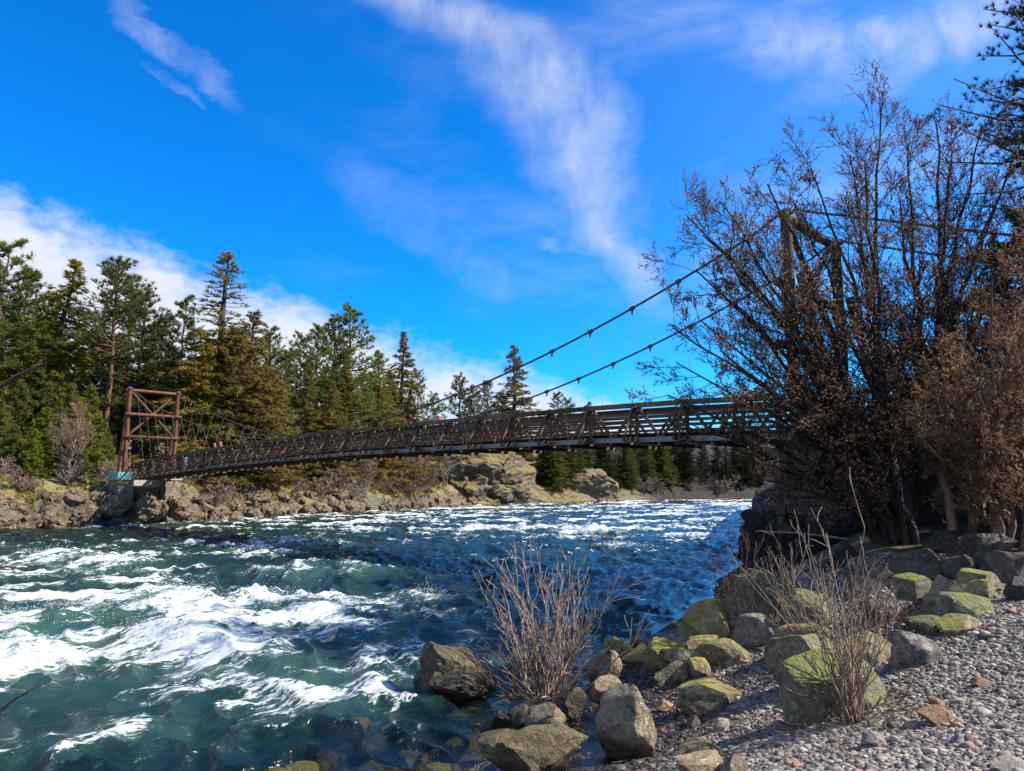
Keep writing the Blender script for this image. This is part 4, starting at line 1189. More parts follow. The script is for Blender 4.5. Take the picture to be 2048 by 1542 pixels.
def conifer(kind, x, y, ztop, label, name, group, wide=1.0, lean=(0, 0), idx=None, zb=None):
    src = PROTO[kind][tr_rng.randrange(len(PROTO[kind])) if idx is None else idx]
    base = (hgt(x, y) if zb is None else zb) - 0.15
    H_ = max(ztop - base, 1.0)
    k = H_ / src[2]
    root = empty(name, (x, y, base))
    root.scale = (k * wide, k * wide, k)
    root.rotation_euler = (lean[1], lean[0], tr_rng.uniform(0, 6.28) if lean == (0, 0) else 0.0)
    link('trunk', src[0], root); link('crown', src[1], root)
    tag(root, label, 'tree', group)
    return root
GF = 'conifers on the far bank'
# (kind, pixel x of the top, pixel y of the top, depth, widening, label)
TREES = [
    ('pine', 6, 488, 80, 1.15, 'tall tufted pine cut by the left edge of the picture'),
    ('pine', 62, 545, 92, 1.0, 'slim blue-green pine between the edge pine and the leaning fir'),
    ('pine', 100, 600, 100, 1.0, 'hazy pine behind the trunk of the leaning fir'),
    ('pinered', 236, 528, 86, 1.05, 'pine with a long bare reddish trunk and a high narrow crown'),
    ('pine', 266, 560, 95, 1.1, 'dark green pine just right of the bare reddish trunk'),
    ('pine', 292, 588, 90, 1.15, 'bushy dark green pine above the left of the far tower'),
    ('pine', 328, 640, 104, 0.9, 'thin pale pine seen above the far tower'),
    ('pine', 366, 604, 96, 0.9, 'slender pine with round tufts left of the tallest fir'),
    ('sparse', 441, 505, 92, 1.25, 'tallest fir with a nearly bare spire and dense olive boughs below'),
    ('fir', 512, 624, 94, 1.30, 'broad olive fir right of the tallest fir'),
    ('fir', 478, 655, 90, 1.15, 'olive fir close against the right side of the tallest fir'),
    ('pine', 546, 660, 104, 1.0, 'dark pine behind the right shoulder of the broad olive fir'),
    ('pinered', 604, 672, 110, 0.8, 'thin leaning pine with few branches in the gap of the wood'),
    ('pine', 640, 656, 112, 0.95, 'middle-sized pine left of the two tall pines'),
    ('pine', 668, 642, 116, 0.95, 'pointed pine left of the round-topped tall pine'),
    ('pine', 706, 619, 118, 1.05, 'tall round-topped pine above the middle of the wood'),
    ('fir', 690, 720, 114, 1.2, 'olive fir in front of the round-topped tall pine'),
    ('fir', 756, 700, 128, 1.1, 'shorter dark fir right of the round-topped tall pine'),
    ('fir', 805, 664, 138, 1.0, 'tall slim fir at the right end of the wood'),
    ('pine', 838, 745, 150, 0.7, 'small thin pine at the right end of the wood'),
    ('fir', 780, 740, 136, 1.2, 'olive fir beside the tall slim fir'),
    ('pine', 870, 790, 170, 1.0, 'small pine over the rocky hilltop'),
    ('pine', 921, 755, 178, 1.1, 'left of the three pines behind the cables'),
    ('pine', 948, 778, 182, 1.0, 'middle of the three pines behind the cables'),
    ('pine', 976, 764, 180, 1.0, 'right of the three pines behind the cables'),
    ('fir', 1026, 692, 186, 1.05, 'lone pointed fir with a bare spike standing behind the cables'),
    ('pine', 1003, 790, 190, 0.9, 'low pine left of the lone pointed fir'),
    ('pine', 1114, 788, 215, 1.1, 'small pine just above the bridge rail'),
    ('pine', 1138, 800, 220, 0.9, 'smaller pine next to the small pine above the rail'),
    ('pine', 1176, 810, 228, 0.9, 'tip of a pine barely showing above the rail'),
    ('pine', 575, 705, 108, 1.0, 'dark pine in the gap right of the broad olive fir'),
    ('fir', 420, 680, 88, 1.1, 'olive fir low against the left of the tallest fir'),
    ('pine', 30, 610, 88, 1.1, 'green pine low between the edge pine and its slim neighbour'),
    ('pine', 205, 640, 98, 1.0, 'dull green pine behind the bare reddish trunk'),
    ('fir', 620, 740, 106, 1.1, 'yellowish fir in the middle of the wood above the truss'),
    ('fir', 660, 760, 108, 1.2, 'low yellowish fir left of the grey bare trees'),
    ('fir', 560, 760, 100, 1.1, 'low olive fir in front of the dark pine in the gap'),
]
for (k, px, py, dep, wd, lb) in TREES:
    p_ = at_depth(px, py, dep)
    wd = wd * (1.35 if k in ('fir', 'sparse') else 1.1)
    conifer(k, p_[0], p_[1], p_[2], lb, 'fir_tree' if k in ('fir', 'sparse') else 'pine_tree', GF, wd)
# the leaning fir
b_ = at_depth(52, 835, 84); t_ = at_depth(160, 522, 86)
vec = t_ - np.array([b_[0], b_[1], hgt(b_[0], b_[1])])
Ln = np.linalg.norm(vec)
lf = conifer('fir', b_[0], b_[1], hgt(b_[0], b_[1]) + Ln, 'dark-trunked fir leaning strongly to the right near the left edge', 'fir_tree', GF, 1.6, idx=1)
lf.rotation_mode = 'QUATERNION'
lf.rotation_quaternion = Vector((0, 0, 1)).rotation_difference(Vector(vec).normalized())
# the wood behind the front row
GB = 'background conifers filling the far wood'
for i in range(34):
    px = -60 + i * 27 + tr_rng.uniform(-12, 12)
    dep = tr_rng.uniform(106, 150) if px < 620 else tr_rng.uniform(135, 175)
    top = np.interp(px, [-60, 60, 200, 330, 450, 600, 700, 800, 880], [600, 640, 670, 700, 690, 735, 730, 760, 815]) + tr_rng.uniform(-15, 40)
    p_ = at_depth(px, top, dep)
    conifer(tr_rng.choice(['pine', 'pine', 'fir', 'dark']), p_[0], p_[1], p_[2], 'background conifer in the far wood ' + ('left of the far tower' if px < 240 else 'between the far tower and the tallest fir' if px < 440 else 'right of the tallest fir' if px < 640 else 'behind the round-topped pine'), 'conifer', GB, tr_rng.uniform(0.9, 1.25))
# the wooded slope at the bend, seen under the deck
GS = 'conifers on the slope under the bridge'
for i in range(120):
    px = tr_rng.uniform(1085, 1640)
    lo_dep = float(np.interp(px, [1085, 1200, 1300, 1560, 1640], [174, 192, 212, 231, 238]))
    dep = lo_dep + abs(tr_rng.gauss(0, 16))
    top = np.interp(px, [1085, 1180, 1300, 1560, 1640], [850, 862, 872, 868, 862]) + tr_rng.uniform(-6, 50) - 0.25 * (dep - lo_dep) * 0.3
    p_ = at_depth(px, top, dep)
    conifer(tr_rng.choice(['farfir', 'farfir', 'farfir', 'dark']) if px < 1330 else tr_rng.choice(['farfir', 'dark', 'dark']), p_[0], p_[1], p_[2], 'conifer in the dense wood under the deck, ' + ('above the brown rock slope' if px < 1200 else 'above the round bare tree' if px < 1330 else 'on the shaded shore by the outcrop'), 'conifer', GS, tr_rng.uniform(1.2, 1.7))  # more dark-needled trees to the right, their tone standing in for shade
# bright young growth below the far tower
GY = 'young conifers by the far bank'
for i, (px, top, dep) in enumerate([(10, 800, 74), (45, 770, 78), (80, 815, 74), (110, 790, 78), (140, 770, 80), (175, 810, 77), (205, 835, 78), (30, 850, 70), (70, 860, 70), (160, 860, 75), (215, 870, 80), (0, 760, 82), (120, 720, 84), (385, 870, 90), (520, 850, 96), (95, 740, 82), (190, 775, 84), (1155, 960, 200), (1300, 935, 216)]):
    p_ = at_depth(px, top, dep)
    conifer('young', p_[0], p_[1], p_[2], ('bright young conifer in the thicket at the left edge' if px < 60 else 'bright young conifer in the thicket under the leaning fir' if px < 150 else 'bright young conifer just left of the far tower' if px < 260 else 'lone young conifer right of the far tower' if px == 385 else 'young conifer showing above the deck below the broad olive fir' if px == 520 else 'small young conifer on the shore by the round bare tree'), 'young_conifer', GY, tr_rng.uniform(0.9, 1.3))

# ------------------------------------------------------------------ bare shrubs
def grow(segs_thick, segs_thin, tips, p, d, L, r0, lev, cfg, rnd):
    """recursive bare branch; cfg: per level (steps, jitter, up, children, child length, angle)"""
    steps, jit, up, nch, clen, angl = cfg[lev]
    pts = [p.copy()]
    st = L / steps
    dd = d.copy()
    for k in range(steps):
        dd = dd + rnd.normal(size=3) * jit
        dd[2] += up
        dd /= np.linalg.norm(dd)
        p = p + dd * st
        pts.append(p.copy())
    dest = segs_thick if r0 > 0.03 else segs_thin
    for k in range(steps):
        ra = r0 * (1 - 0.75 * k / steps); rb = r0 * (1 - 0.75 * (k + 1) / steps)
        dest.append((*pts[k], max(ra, cfg['rmin']), *pts[k + 1], max(rb, cfg['rmin'])))
    if lev + 1 in cfg:
        for c in range(nch):
            f = rnd.uniform(0.25, 1.0) * steps
            i = min(int(f), steps - 1)
            q = pts[i] + (pts[i + 1] - pts[i]) * (f - i)
            base = pts[i + 1] - pts[i]; base /= np.linalg.norm(base)
            side = rnd.normal(size=3); side -= base * (side @ base); side /= np.linalg.norm(side) + 1e-9
            a = angl * rnd.uniform(0.6, 1.3)
            nd = base * math.cos(a) + side * math.sin(a)
            grow(segs_thick, segs_thin, tips, q, nd, L * clen * rnd.uniform(0.6, 1.2) * (1.15 - 0.5 * f / steps), max(r0 * 0.5, cfg['rmin']), lev + 1, cfg, rnd)
    else:
        tips.append((pts[-1], dd)); tips.append((pts[len(pts) // 2], dd))
def shrub_mesh(seed, stems, Hh, spread, rstem, mat, cfg, base_r=0.15):
    rnd = np.random.default_rng(seed)
    A, Bn, T = [], [], []
    for s in range(stems):
        a = rnd.uniform(0, 2 * math.pi)
        sp = abs(rnd.normal()) * spread
        d = np.array([math.cos(a) * sp, math.sin(a) * sp, 1.0]); d /= np.linalg.norm(d)
        p = np.array([math.cos(a) * base_r * rnd.random(), math.sin(a) * base_r * rnd.random(), -0.05])
        grow(A, Bn, T, p, d, Hh * rnd.uniform(0.4, 1.05), rstem * rnd.uniform(0.7, 1.2), 0, cfg, rnd)
    return A, Bn, T
far_cfg = {0: (5, 0.16, 0.05, 8, 0.45, 0.7), 1: (3, 0.22, 0.05, 6, 0.45, 0.8), 2: (2, 0.3, 0.03, 0, 0, 0), 'rmin': 0.022}
FAR_SHRUB = []
for i, mt in enumerate(['twig_pink', 'twig_grey', 'twig_brown', 'twig_pink']):
    A, Bn, T = shrub_mesh(600 + i, 13, 3.6, 0.65, 0.05, mt, far_cfg, 0.4)
    FAR_SHRUB.append(group_tubes('bare_shrub', A or Bn[:1], Bn, MAT[mt]))
tree_cfg = {0: (6, 0.10, 0.05, 12, 0.45, 0.6), 1: (4, 0.16, 0.06, 8, 0.45, 0.7), 2: (3, 0.2, 0.04, 4, 0.5, 0.7), 3: (2, 0.3, 0.02, 0, 0, 0), 'rmin': 0.013}
A, Bn, T = shrub_mesh(620, 5, 8.0, 0.33, 0.085, 'twig_grey', tree_cfg, 0.3)
FAR_BARE = group_tubes('bare_tree', A, Bn, MAT['twig_grey'])
FAR_BARE_BROWN = group_tubes('bare_tree', A, Bn, MAT['twig_brown'])
GH = 'bare shrubs along the far bank'
sh = random.Random(3)
def far_shrub(px, base_py, top_py, dep, idx, label, group=GH, wide=1.0, name='bare_shrub', mesh=None, h0=4.0):
    q = at_depth(px, base_py, dep)
    zb = hgt(q[0], q[1])
    Hh = max((base_py - top_py) / F_PX * dep, 0.8)
    o = link(name, mesh or FAR_SHRUB[idx])
    o.location = (q[0], q[1], max(zb, q[2] - 1.0) - 0.1)
    o.scale = (Hh / h0 * wide, Hh / h0 * wide, Hh / h0)
    o.rotation_euler = (0, 0, sh.uniform(0, 6.28))
    tag(o, label, 'bare tree' if mesh else 'shrub', group)
    return o
for px, b_, t_, dep, lb in [(130, 1015, 862, 72, 'bare many-branched tree on the far shore left of the far tower'), (706, 872, 765, 122, 'rounded grey bare tree rising above the deck in mid wood'), (765, 872, 800, 128, 'smaller grey bare tree right of the rounded grey one'),
                            (890, 1005, 890, 146, 'spindly pale bare tree on the far shore before the knoll'), (730, 1012, 900, 114, 'grey bare tree on the shore below the deck'), (1216, 995, 915, 206, 'round pinkish bare tree on the shore under the deck'),
                            (640, 1000, 925, 108, 'thin bare tree on the slope below the deck'), (820, 1005, 905, 132, 'bare tree against the dark cliff of the knoll'), (1270, 995, 930, 212, 'brown bare tree right of the round pinkish one'), (1485, 985, 925, 244, 'grey bare tree in the shaded far shore near the pillar')]:
    far_shrub(px, b_, t_, dep, 0, lb, None, 1.0 if px != 1216 else 1.3, 'bare_tree', FAR_BARE_BROWN if px in (130, 640, 820, 1270) else FAR_BARE, 8.2)
for i in range(74):
    px = sh.choice([sh.uniform(-20, 250), sh.uniform(360, 640), sh.uniform(620, 880), sh.uniform(640, 860), sh.uniform(1075, 1310)])
    bd = float(np.interp(px, [0, 200, 440, 580, 700, 850, 960, 1080, 1200, 1310], [61, 68, 80, 95, 104, 134, 149, 168, 186, 208]))
    dep = bd + sh.uniform(2.5, 14)
    q = at_depth(px, 900, dep)
    zb = hgt(q[0], q[1])
    hh = sh.uniform(1.3, 3.0) if px < 620 else sh.uniform(1.8, 4.6)
    o = link('bare_shrub', FAR_SHRUB[sh.randrange(4)])
    o.location = (q[0], q[1], zb - 0.1); o.scale = (hh / 4 * 1.3, hh / 4 * 1.3, hh / 4); o.rotation_euler = (0, 0, sh.uniform(0, 6.28))
    where = 'left of the far tower' if px < 260 else 'between the far tower and mid-bridge' if px < 630 else 'below the middle of the bridge' if px < 900 else 'right of the mossy knoll'
    tag(o, ('tall' if hh > 2.6 else 'low') + ' leafless pinkish-brown shrub on the far bank ' + where, 'shrub', GH + ' ' + where)

for i in range(26):
    px = sh.uniform(1290, 1600)
    dep = float(np.interp(px, [1290, 1560, 1600], [206, 228, 232])) + sh.uniform(1.5, 8)
    q = at_depth(px, 900, dep)
    hh = sh.uniform(2.0, 4.5)
    o = link('bare_shrub', FAR_SHRUB[sh.randrange(4)])
    o.location = (q[0], q[1], hgt(q[0], q[1]) - 0.1); o.scale = (hh / 4 * 1.5, hh / 4 * 1.5, hh / 4); o.rotation_euler = (0, 0, sh.uniform(0, 6.28))
    tag(o, 'leafless shrub on the shaded far shore under the right half of the deck', 'shrub', 'bare shrubs on the shaded far shore')

# ------------------------------------------------------------------ undergrowth on the far bank, one mass
def undergrowth():
    r = np.random.default_rng(61)
    N = 260000
    a_ = np.radians(r.uniform(-38, 16, N)); d_ = r.uniform(55, 215, N)
    X = np.stack([np.sin(a_) * d_, np.cos(a_) * d_], 1)
    dl_ = sdist(X, LEFT)
    ok = (dl_ > 1.0) & (dl_ < 20)
    X = X[ok]
    z = height(X)
    patch = fbm(X[:, 0] / 4, X[:, 1] / 4, oct=3, seed=88)
    keep = r.random(len(X)) < sstep(patch, -0.45, 0.35)
    X, z = X[keep], z[keep]
    P = np.column_stack([X, z])
    V = needle_tris(P, np.tile([0, 0, 1.0], (len(P), 1)), 4, 0.5, 0.14, 0.5, r)
    o = link('undergrowth', np_mesh('undergrowth', V, np.arange(len(V)).reshape(-1, 3), MAT['grass']))
    tag(o, 'dry grass and low brush covering the far bank', 'undergrowth', kind='stuff')
undergrowth()

# ------------------------------------------------------------------ big bare trees on the near bank
def fan_tree(name, base, targets, seed, label, cat, rstem, cfg, bark, leafmat, leaf_size, leaf_n, lift=0.45):
    rnd = np.random.default_rng(seed)
    A, Bn, T = [], [], []
    base = np.array(base, float)
    for (px, py, dep) in targets:
        tip = at_depth(px, py, dep)
        v = tip - base
        L = np.linalg.norm(v)
        b0 = base + np.array([rnd.normal() * 0.25, rnd.normal() * 0.25, 0])
        ctrl = b0 + np.array([v[0] * 0.22, v[1] * 0.22, max(v[2], 1.5) * lift + 0.4])
        n = 12
        ts = np.linspace(0, 1, n + 1)
        pts = [(1 - t) ** 2 * b0 + 2 * t * (1 - t) * ctrl + t * t * tip for t in ts]
        pts = [p + rnd.normal(size=3) * 0.05 * (0 < i < n) for i, p in enumerate(pts)]
        r0 = rstem * rnd.uniform(0.7, 1.15)
        for i in range(n):
            ra, rb = r0 * (1 - 0.9 * ts[i]) + 0.008, r0 * (1 - 0.9 * ts[i + 1]) + 0.008
            A.append((*pts[i], ra, *pts[i + 1], rb))
        nl = int(7 + L * 1.55)
        for c in range(nl):
            f = (0.18 + 0.82 * ((c + rnd.random()) / nl)) * n
            i = min(int(f), n - 1)
            q = pts[i] + (pts[i + 1] - pts[i]) * (f - i)
            bs = pts[i + 1] - pts[i]; bs /= np.linalg.norm(bs)
            side = rnd.normal(size=3); side -= bs * (side @ bs); side /= np.linalg.norm(side)
            a = rnd.uniform(0.35, 0.85)
            nd = bs * math.cos(a) + side * math.sin(a)
            ll = (0.16 * L + 0.5) * rnd.uniform(0.6, 1.15) * (1.15 - 0.55 * f / n)
            grow(A, Bn, T, q, nd, ll, 0.022 * (1.2 - f / n) + 0.006, 0, cfg, rnd)
    root = empty(name, base)
    tr = link('trunk', group_tubes('trunk', A, Bn, MAT[bark]), root)
    tr.matrix_parent_inverse = Matrix.Translation(-Vector(base))
    P = np.array([t[0] for t in T]); D = np.array([t[1] for t in T])
    idx = rnd.choice(len(P), size=min(len(P), leaf_n), replace=False)
    P, D = P[idx], D[idx]
    V = needle_tris(P + rnd.normal(size=P.shape) * 0.03, D, 3, leaf_size, leaf_size * 0.62, 0.8, rnd)
    cr = link('crown', np_mesh('crown', V, np.arange(len(V)).reshape(-1, 3), MAT[leafmat]), root)
    cr.matrix_parent_inverse = Matrix.Translation(-Vector(base))
    tag(root, label, cat, 'bare trees on the near bank')
    return root, len(A) + len(Bn), len(P)
bt_cfg = {0: (4, 0.13, 0.06, 8, 0.52, 0.55), 1: (3, 0.18, 0.05, 4, 0.55, 0.6), 2: (2, 0.22, 0.04, 0, 0, 0), 'rmin': 0.0055}
D0 = 17.0
bA = np.array([*(at_depth(1785, 1000, D0)[:2]), 0]); bA[2] = hgt(bA[0], bA[1]) - 0.2
tgtA = [(1345, 655, 15.8), (1335, 790, 16.2), (1372, 430, 16.4), (1440, 402, 17.0), (1535, 368, 17.2), (1622, 335, 17.6), (1700, 310, 17.4), (1762, 215, 17.8), (1420, 560, 17.6), (1500, 470, 15.6),
        (1385, 850, 17.2), (1470, 900, 16.4), (1440, 700, 15.2), (1392, 540, 16.8), (1405, 470, 17.4), (1580, 395, 17.8), (1352, 725, 17.2), (1455, 505, 16.2), (1400, 640, 16.4), (1730, 330, 16.4), (1560, 640, 18.2), (1500, 780, 15.6), (1530, 960, 15.6)]
print(fan_tree('bare_tree', bA, tgtA, 701, 'large bare budding tree fanning out in front of the near bridge tower', 'tree', 0.095, bt_cfg, 'bark_dark', 'bud', 0.046, 70000)[1:])
bB = np.array([*(at_depth(1858, 1020, 18.6)[:2]), 0]); bB[2] = hgt(bB[0], bB[1]) - 0.2
tgtB = [(1815, 290, 18.2), (1872, 245, 18.8), (1965, 250, 19.0), (2050, 265, 18.6), (2110, 330, 18.2), (1905, 300, 17.6), (1800, 400, 17.8), (1990, 420, 17.6), (1840, 520, 17.0), (1930, 560, 17.2), (2080, 520, 19.0), (1760, 620, 17.2)]
print(fan_tree('bare_tree', bB, tgtB, 711, 'bare budding tree standing right of the fanning tree, with a straight dark trunk', 'tree', 0.11, bt_cfg, 'bark_dark', 'bud', 0.048, 30000)[1:])
bC = np.array([*(at_depth(1965, 1060, 16.0)[:2]), 0]); bC[2] = hgt(bC[0], bC[1]) - 0.2
tgtC = [(2055, 470, 15.6), (1985, 560, 15.2), (1880, 690, 14.6), (1850, 780, 14.8), (2080, 420, 16.4), (1905, 800, 14.2), (2020, 700, 14.2), (1960, 760, 13.8), (2070, 640, 14.6), (2090, 760, 14.0), (1820, 850, 14.6), (1990, 860, 13.6), (2060, 560, 17.0)]
print(fan_tree('leafy_tree', bC, tgtC, 721, 'brown-leaved tree with drooping tangled branches at the right edge', 'tree', 0.10, bt_cfg, 'twig_brown', 'leaf_brown', 0.06, 9000)[1:])
# pale lone trunk at the foot of the bank
def lone_trunk():
    p0, p1, p2 = at_depth(1906, 1062, 15.6), at_depth(1884, 940, 15.9), at_depth(1890, 800, 16.2)
    A = [(*p0, 0.10, *((p0 + p1) / 2 + [0.03, 0, 0]), 0.09), (*((p0 + p1) / 2 + [0.03, 0, 0]), 0.09, *p1, 0.085), (*p1, 0.085, *((p1 + p2) / 2), 0.075), (*((p1 + p2) / 2), 0.075, *p2, 0.06)]
    Bn = []; T = []
    rnd = np.random.default_rng(5)
    for k in range(12):
        q = p1 + (p2 - p1) * rnd.random()
        d = rnd.normal(size=3); d[2] = abs(d[2]) * 0.6; d /= np.linalg.norm(d)
        grow(A, Bn, T, q, d, rnd.uniform(0.8, 1.6), 0.02, 0, bt_cfg, rnd)
    o = link('bare_tree', group_tubes('bare_tree', A, Bn, MAT['twig_brown']))
    tag(o, 'pale crooked trunk standing in front of the dark rock bank', 'tree', 'bare trees on the near bank')
lone_trunk()
# evergreens on the near bank
GN = 'evergreens on the near bank'
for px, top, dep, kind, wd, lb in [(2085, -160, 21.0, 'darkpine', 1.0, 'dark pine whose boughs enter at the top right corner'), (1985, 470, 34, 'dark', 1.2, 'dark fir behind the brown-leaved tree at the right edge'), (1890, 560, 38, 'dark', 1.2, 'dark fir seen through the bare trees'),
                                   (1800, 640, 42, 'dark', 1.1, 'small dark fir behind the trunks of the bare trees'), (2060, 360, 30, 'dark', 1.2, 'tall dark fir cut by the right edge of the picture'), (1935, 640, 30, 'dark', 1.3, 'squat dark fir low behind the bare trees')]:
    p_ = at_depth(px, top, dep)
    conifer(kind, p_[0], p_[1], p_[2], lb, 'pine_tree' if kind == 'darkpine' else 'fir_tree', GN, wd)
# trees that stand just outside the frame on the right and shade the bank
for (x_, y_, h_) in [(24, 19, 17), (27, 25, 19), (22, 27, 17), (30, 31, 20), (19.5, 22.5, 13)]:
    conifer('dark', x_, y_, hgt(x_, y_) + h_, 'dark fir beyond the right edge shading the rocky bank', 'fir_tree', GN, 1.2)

# ------------------------------------------------------------------ near shrubs
near_cfg = {0: (9, 0.11, 0.05, 4, 0.40, 0.40), 1: (5, 0.15, 0.06, 1, 0.5, 0.5), 2: (3, 0.2, 0.03, 0, 0, 0), 'rmin': 0.0052}
def near_shrub(loc, seed, stems, Hh, spread, rs, mat, label, cfg=near_cfg, base_r=0.25, lean=(0, 0)):
    A, Bn, T = shrub_mesh(seed, stems, Hh, spread, rs, mat, cfg, base_r)
    S = np.array(A + Bn)
    z0 = S[:, 2].clip(0); z1 = S[:, 6].clip(0)
    S[:, 0] += lean[0] * z0; S[:, 4] += lean[0] * z1
    S[:, 1] += lean[1] * z0; S[:, 5] += lean[1] * z1
    o = link('bare_shrub', tube_mesh('bare_shrub', S, MAT[mat], 4))
    o.location = loc
    tag(o, label, 'shrub', 'bare shrubs on the near shore')
    return o
g = ground_hit(1090, 1400)
near_shrub((g[0], g[1], 0.05), 801, 44, 2.75, 0.75, 0.015, 'twig_pale', 'many-stemmed bare shrub growing among rocks at the water edge', base_r=0.45)
near_shrub((g[0] - 0.1, g[1] - 0.1, 0.1), 802, 50, 1.3, 1.4, 0.013, 'twig_brown', 'low tangle of bare stems at the foot of the water-edge shrub', base_r=0.5)
g = ground_hit(1706, 1448)
near_shrub((g[0], g[1], g[2]), 811, 17, 2.45, 0.25, 0.013, 'twig_pale', 'tall thin bare shrub rising in front of the green-topped block', base_r=0.12, lean=(0.04, 0.1))
near_shrub((g[0], g[1] + 0.05, g[2]), 812, 26, 1.15, 0.75, 0.008, 'twig_brown', 'dense brown twigs round the foot of the tall thin shrub', base_r=0.16)
g = ground_hit(1640, 1300)
near_shrub((g[0], g[1], g[2]), 821, 20, 1.7, 0.70, 0.014, 'twig_pale', 'pale arching bare shrub behind the big angular block', base_r=0.25, lean=(-0.25, 0))
g = ground_hit(1760, 1270)
near_shrub((g[0], g[1], g[2]), 831, 30, 1.0, 0.8, 0.009, 'twig_brown', 'reddish-brown twiggy shrub behind the pale mossy boulder', base_r=0.4)
g = ground_hit(1490, 1265)
near_shrub((g[0], g[1], g[2]), 841, 16, 1.9, 0.45, 0.010, 'twig_brown', 'thin dark shrub by the dark mossy boulder at the outcrop', base_r=0.4)
g = ground_hit(1560, 1240)
near_shrub((g[0], g[1], g[2]), 851, 18, 1.5, 0.7, 0.010, 'twig_pale', 'pale twiggy shrub in front of the dark outcrop', base_r=0.4)
# a shrub beyond the left edge; three of its twigs reach into the frame
def edge_shrub():
    bx, by = -3.3, 3.2
    zb = hgt(bx, by)
    root = np.array([bx, by, zb])
    S = []
    rnd = np.random.default_rng(9)
    for (px, py, dep, r0) in [(95, 724, 3.0, 0.010), (62, 1139, 3.2, 0.005), (76, 1371, 3.1, 0.005)]:
        tip = at_depth(px, py, dep)
        en = at_depth(-40, {724: 800, 1139: 1141, 1371: 1455}[py], dep)
        pts = [root, root * 0.5 + en * 0.5 + np.array([-0.15, 0, 0.1]), en, en * 0.5 + tip * 0.5 + np.array([0, 0, 0.015]), tip]
        rs = [0.02, 0.016, r0 * 1.1, r0 * 0.9, r0 * 0.6]
        for k in range(4):
            S.append((*pts[k], rs[k], *pts[k + 1], rs[k + 1]))
        for k in range(2):
            q = en + (tip - en) * rnd.uniform(0.4, 0.9)
            S.append((*q, r0 * 0.6, *(q + np.array([rnd.uniform(0, 0.05), 0, rnd.uniform(0.02, 0.05)])), r0 * 0.3))
    o = link('bare_shrub', tube_mesh('bare_shrub', S, MAT['bark_red'], 6))
    tag(o, 'reddish twigs of a shrub reaching in from the left edge', 'shrub', 'bare shrubs on the near shore')
edge_shrub()
# leaf and twig litter on the gravel
def litter():
    r = np.random.default_rng(91)
    S = []
    for (px, py, n, sp) in [(1480, 1370, 260, 0.8), (1690, 1430, 300, 0.55), (1450, 1440, 140, 0.8), (1620, 1460, 160, 0.7), (1650, 1270, 260, 1.0), (1760, 1470, 120, 0.6), (1560, 1300, 120, 0.7)]:
        g_ = ground_hit(px, py)
        X = np.column_stack([g_[0] + r.normal(size=n) * sp, g_[1] + r.normal(size=n) * sp * 0.8])
        z = np.maximum(height(X), 0.02) + r.uniform(0.015, 0.05, n)
        a = r.uniform(0, 6.28, n); L = r.uniform(0.06, 0.32, n)
        for k in range(n):
            p_ = np.array([X[k, 0], X[k, 1], z[k]])
            q_ = p_ + np.array([math.cos(a[k]) * L[k], math.sin(a[k]) * L[k], r.uniform(-0.02, 0.05)])
            S.append((*p_, 0.0035, *q_, 0.0022))
    o = link('litter', tube_mesh('litter', S, MAT['litter'], 3))
    tag(o, 'dry twigs and stems strewn over the gravel', 'litter', kind='stuff')
litter()
# fallen pale branch lying in front of the outcrop
p0, p1 = at_depth(1510, 1062, 20.5), at_depth(1695, 1078, 19.5)
lg = link('fallen_branch', tube_mesh('fallen_branch', [(*p0, 0.022, *((p0 + p1) / 2 + [0, 0, 0.05]), 0.03), (*((p0 + p1) / 2 + [0, 0, 0.05]), 0.03, *p1, 0.035)], MAT['twig_grey'], 6))
tag(lg, 'long pale fallen branch lying across the dark outcrop', 'branch')

# ------------------------------------------------------------------ spray thrown up by the breaking waves
def spray():
    r = np.random.default_rng(17)
    P_, R_ = [], []
    for (cx, cy, hh, lu, lv, fo) in crests:
        if fo < 0.33 or cy < 13.5:
            continue
        n = int(900 * fo * lv)
        dv = r.normal(size=n) * lv * 0.55
        du = r.normal(size=n) * lu * 0.35
        q = np.array([cx, cy])[None] + du[:, None] * FLOW[None] + dv[:, None] * np.array([-FLOW[1], FLOW[0]])[None]
        zz = hh * np.exp(-(dv / lv) ** 2) * 0.9 + np.abs(r.exponential(0.085, n) * min(1, cy / 20)) * (0.5 + 0.8 * (perlin(dv * 2.2, du * 2.2, seed=5) > 0))
        P_.append(np.column_stack([q, zz])); R_.append(r.uniform(0.002, 0.0075, n) * (0.4 + 0.05 * cy))
    P_, R_ = np.concatenate(P_), np.concatenate(R_)
    t = np.array([(1, 1, 1), (-1, -1, 1), (-1, 1, -1), (1, -1, -1)]) / 1.4
    V = (P_[:, None] + t[None] * R_[:, None, None]).reshape(-1, 3)
    f = np.array([(0, 1, 2), (0, 3, 1), (0, 2, 3), (1, 3, 2)])
    Fc = (np.arange(len(P_))[:, None, None] * 4 + f[None]).reshape(-1, 3)
    o = link('spray', np_mesh('spray', V, Fc, MAT['spray'], True))
    tag(o, 'fine white spray over the breaking waves', 'spray', kind='stuff')
spray()

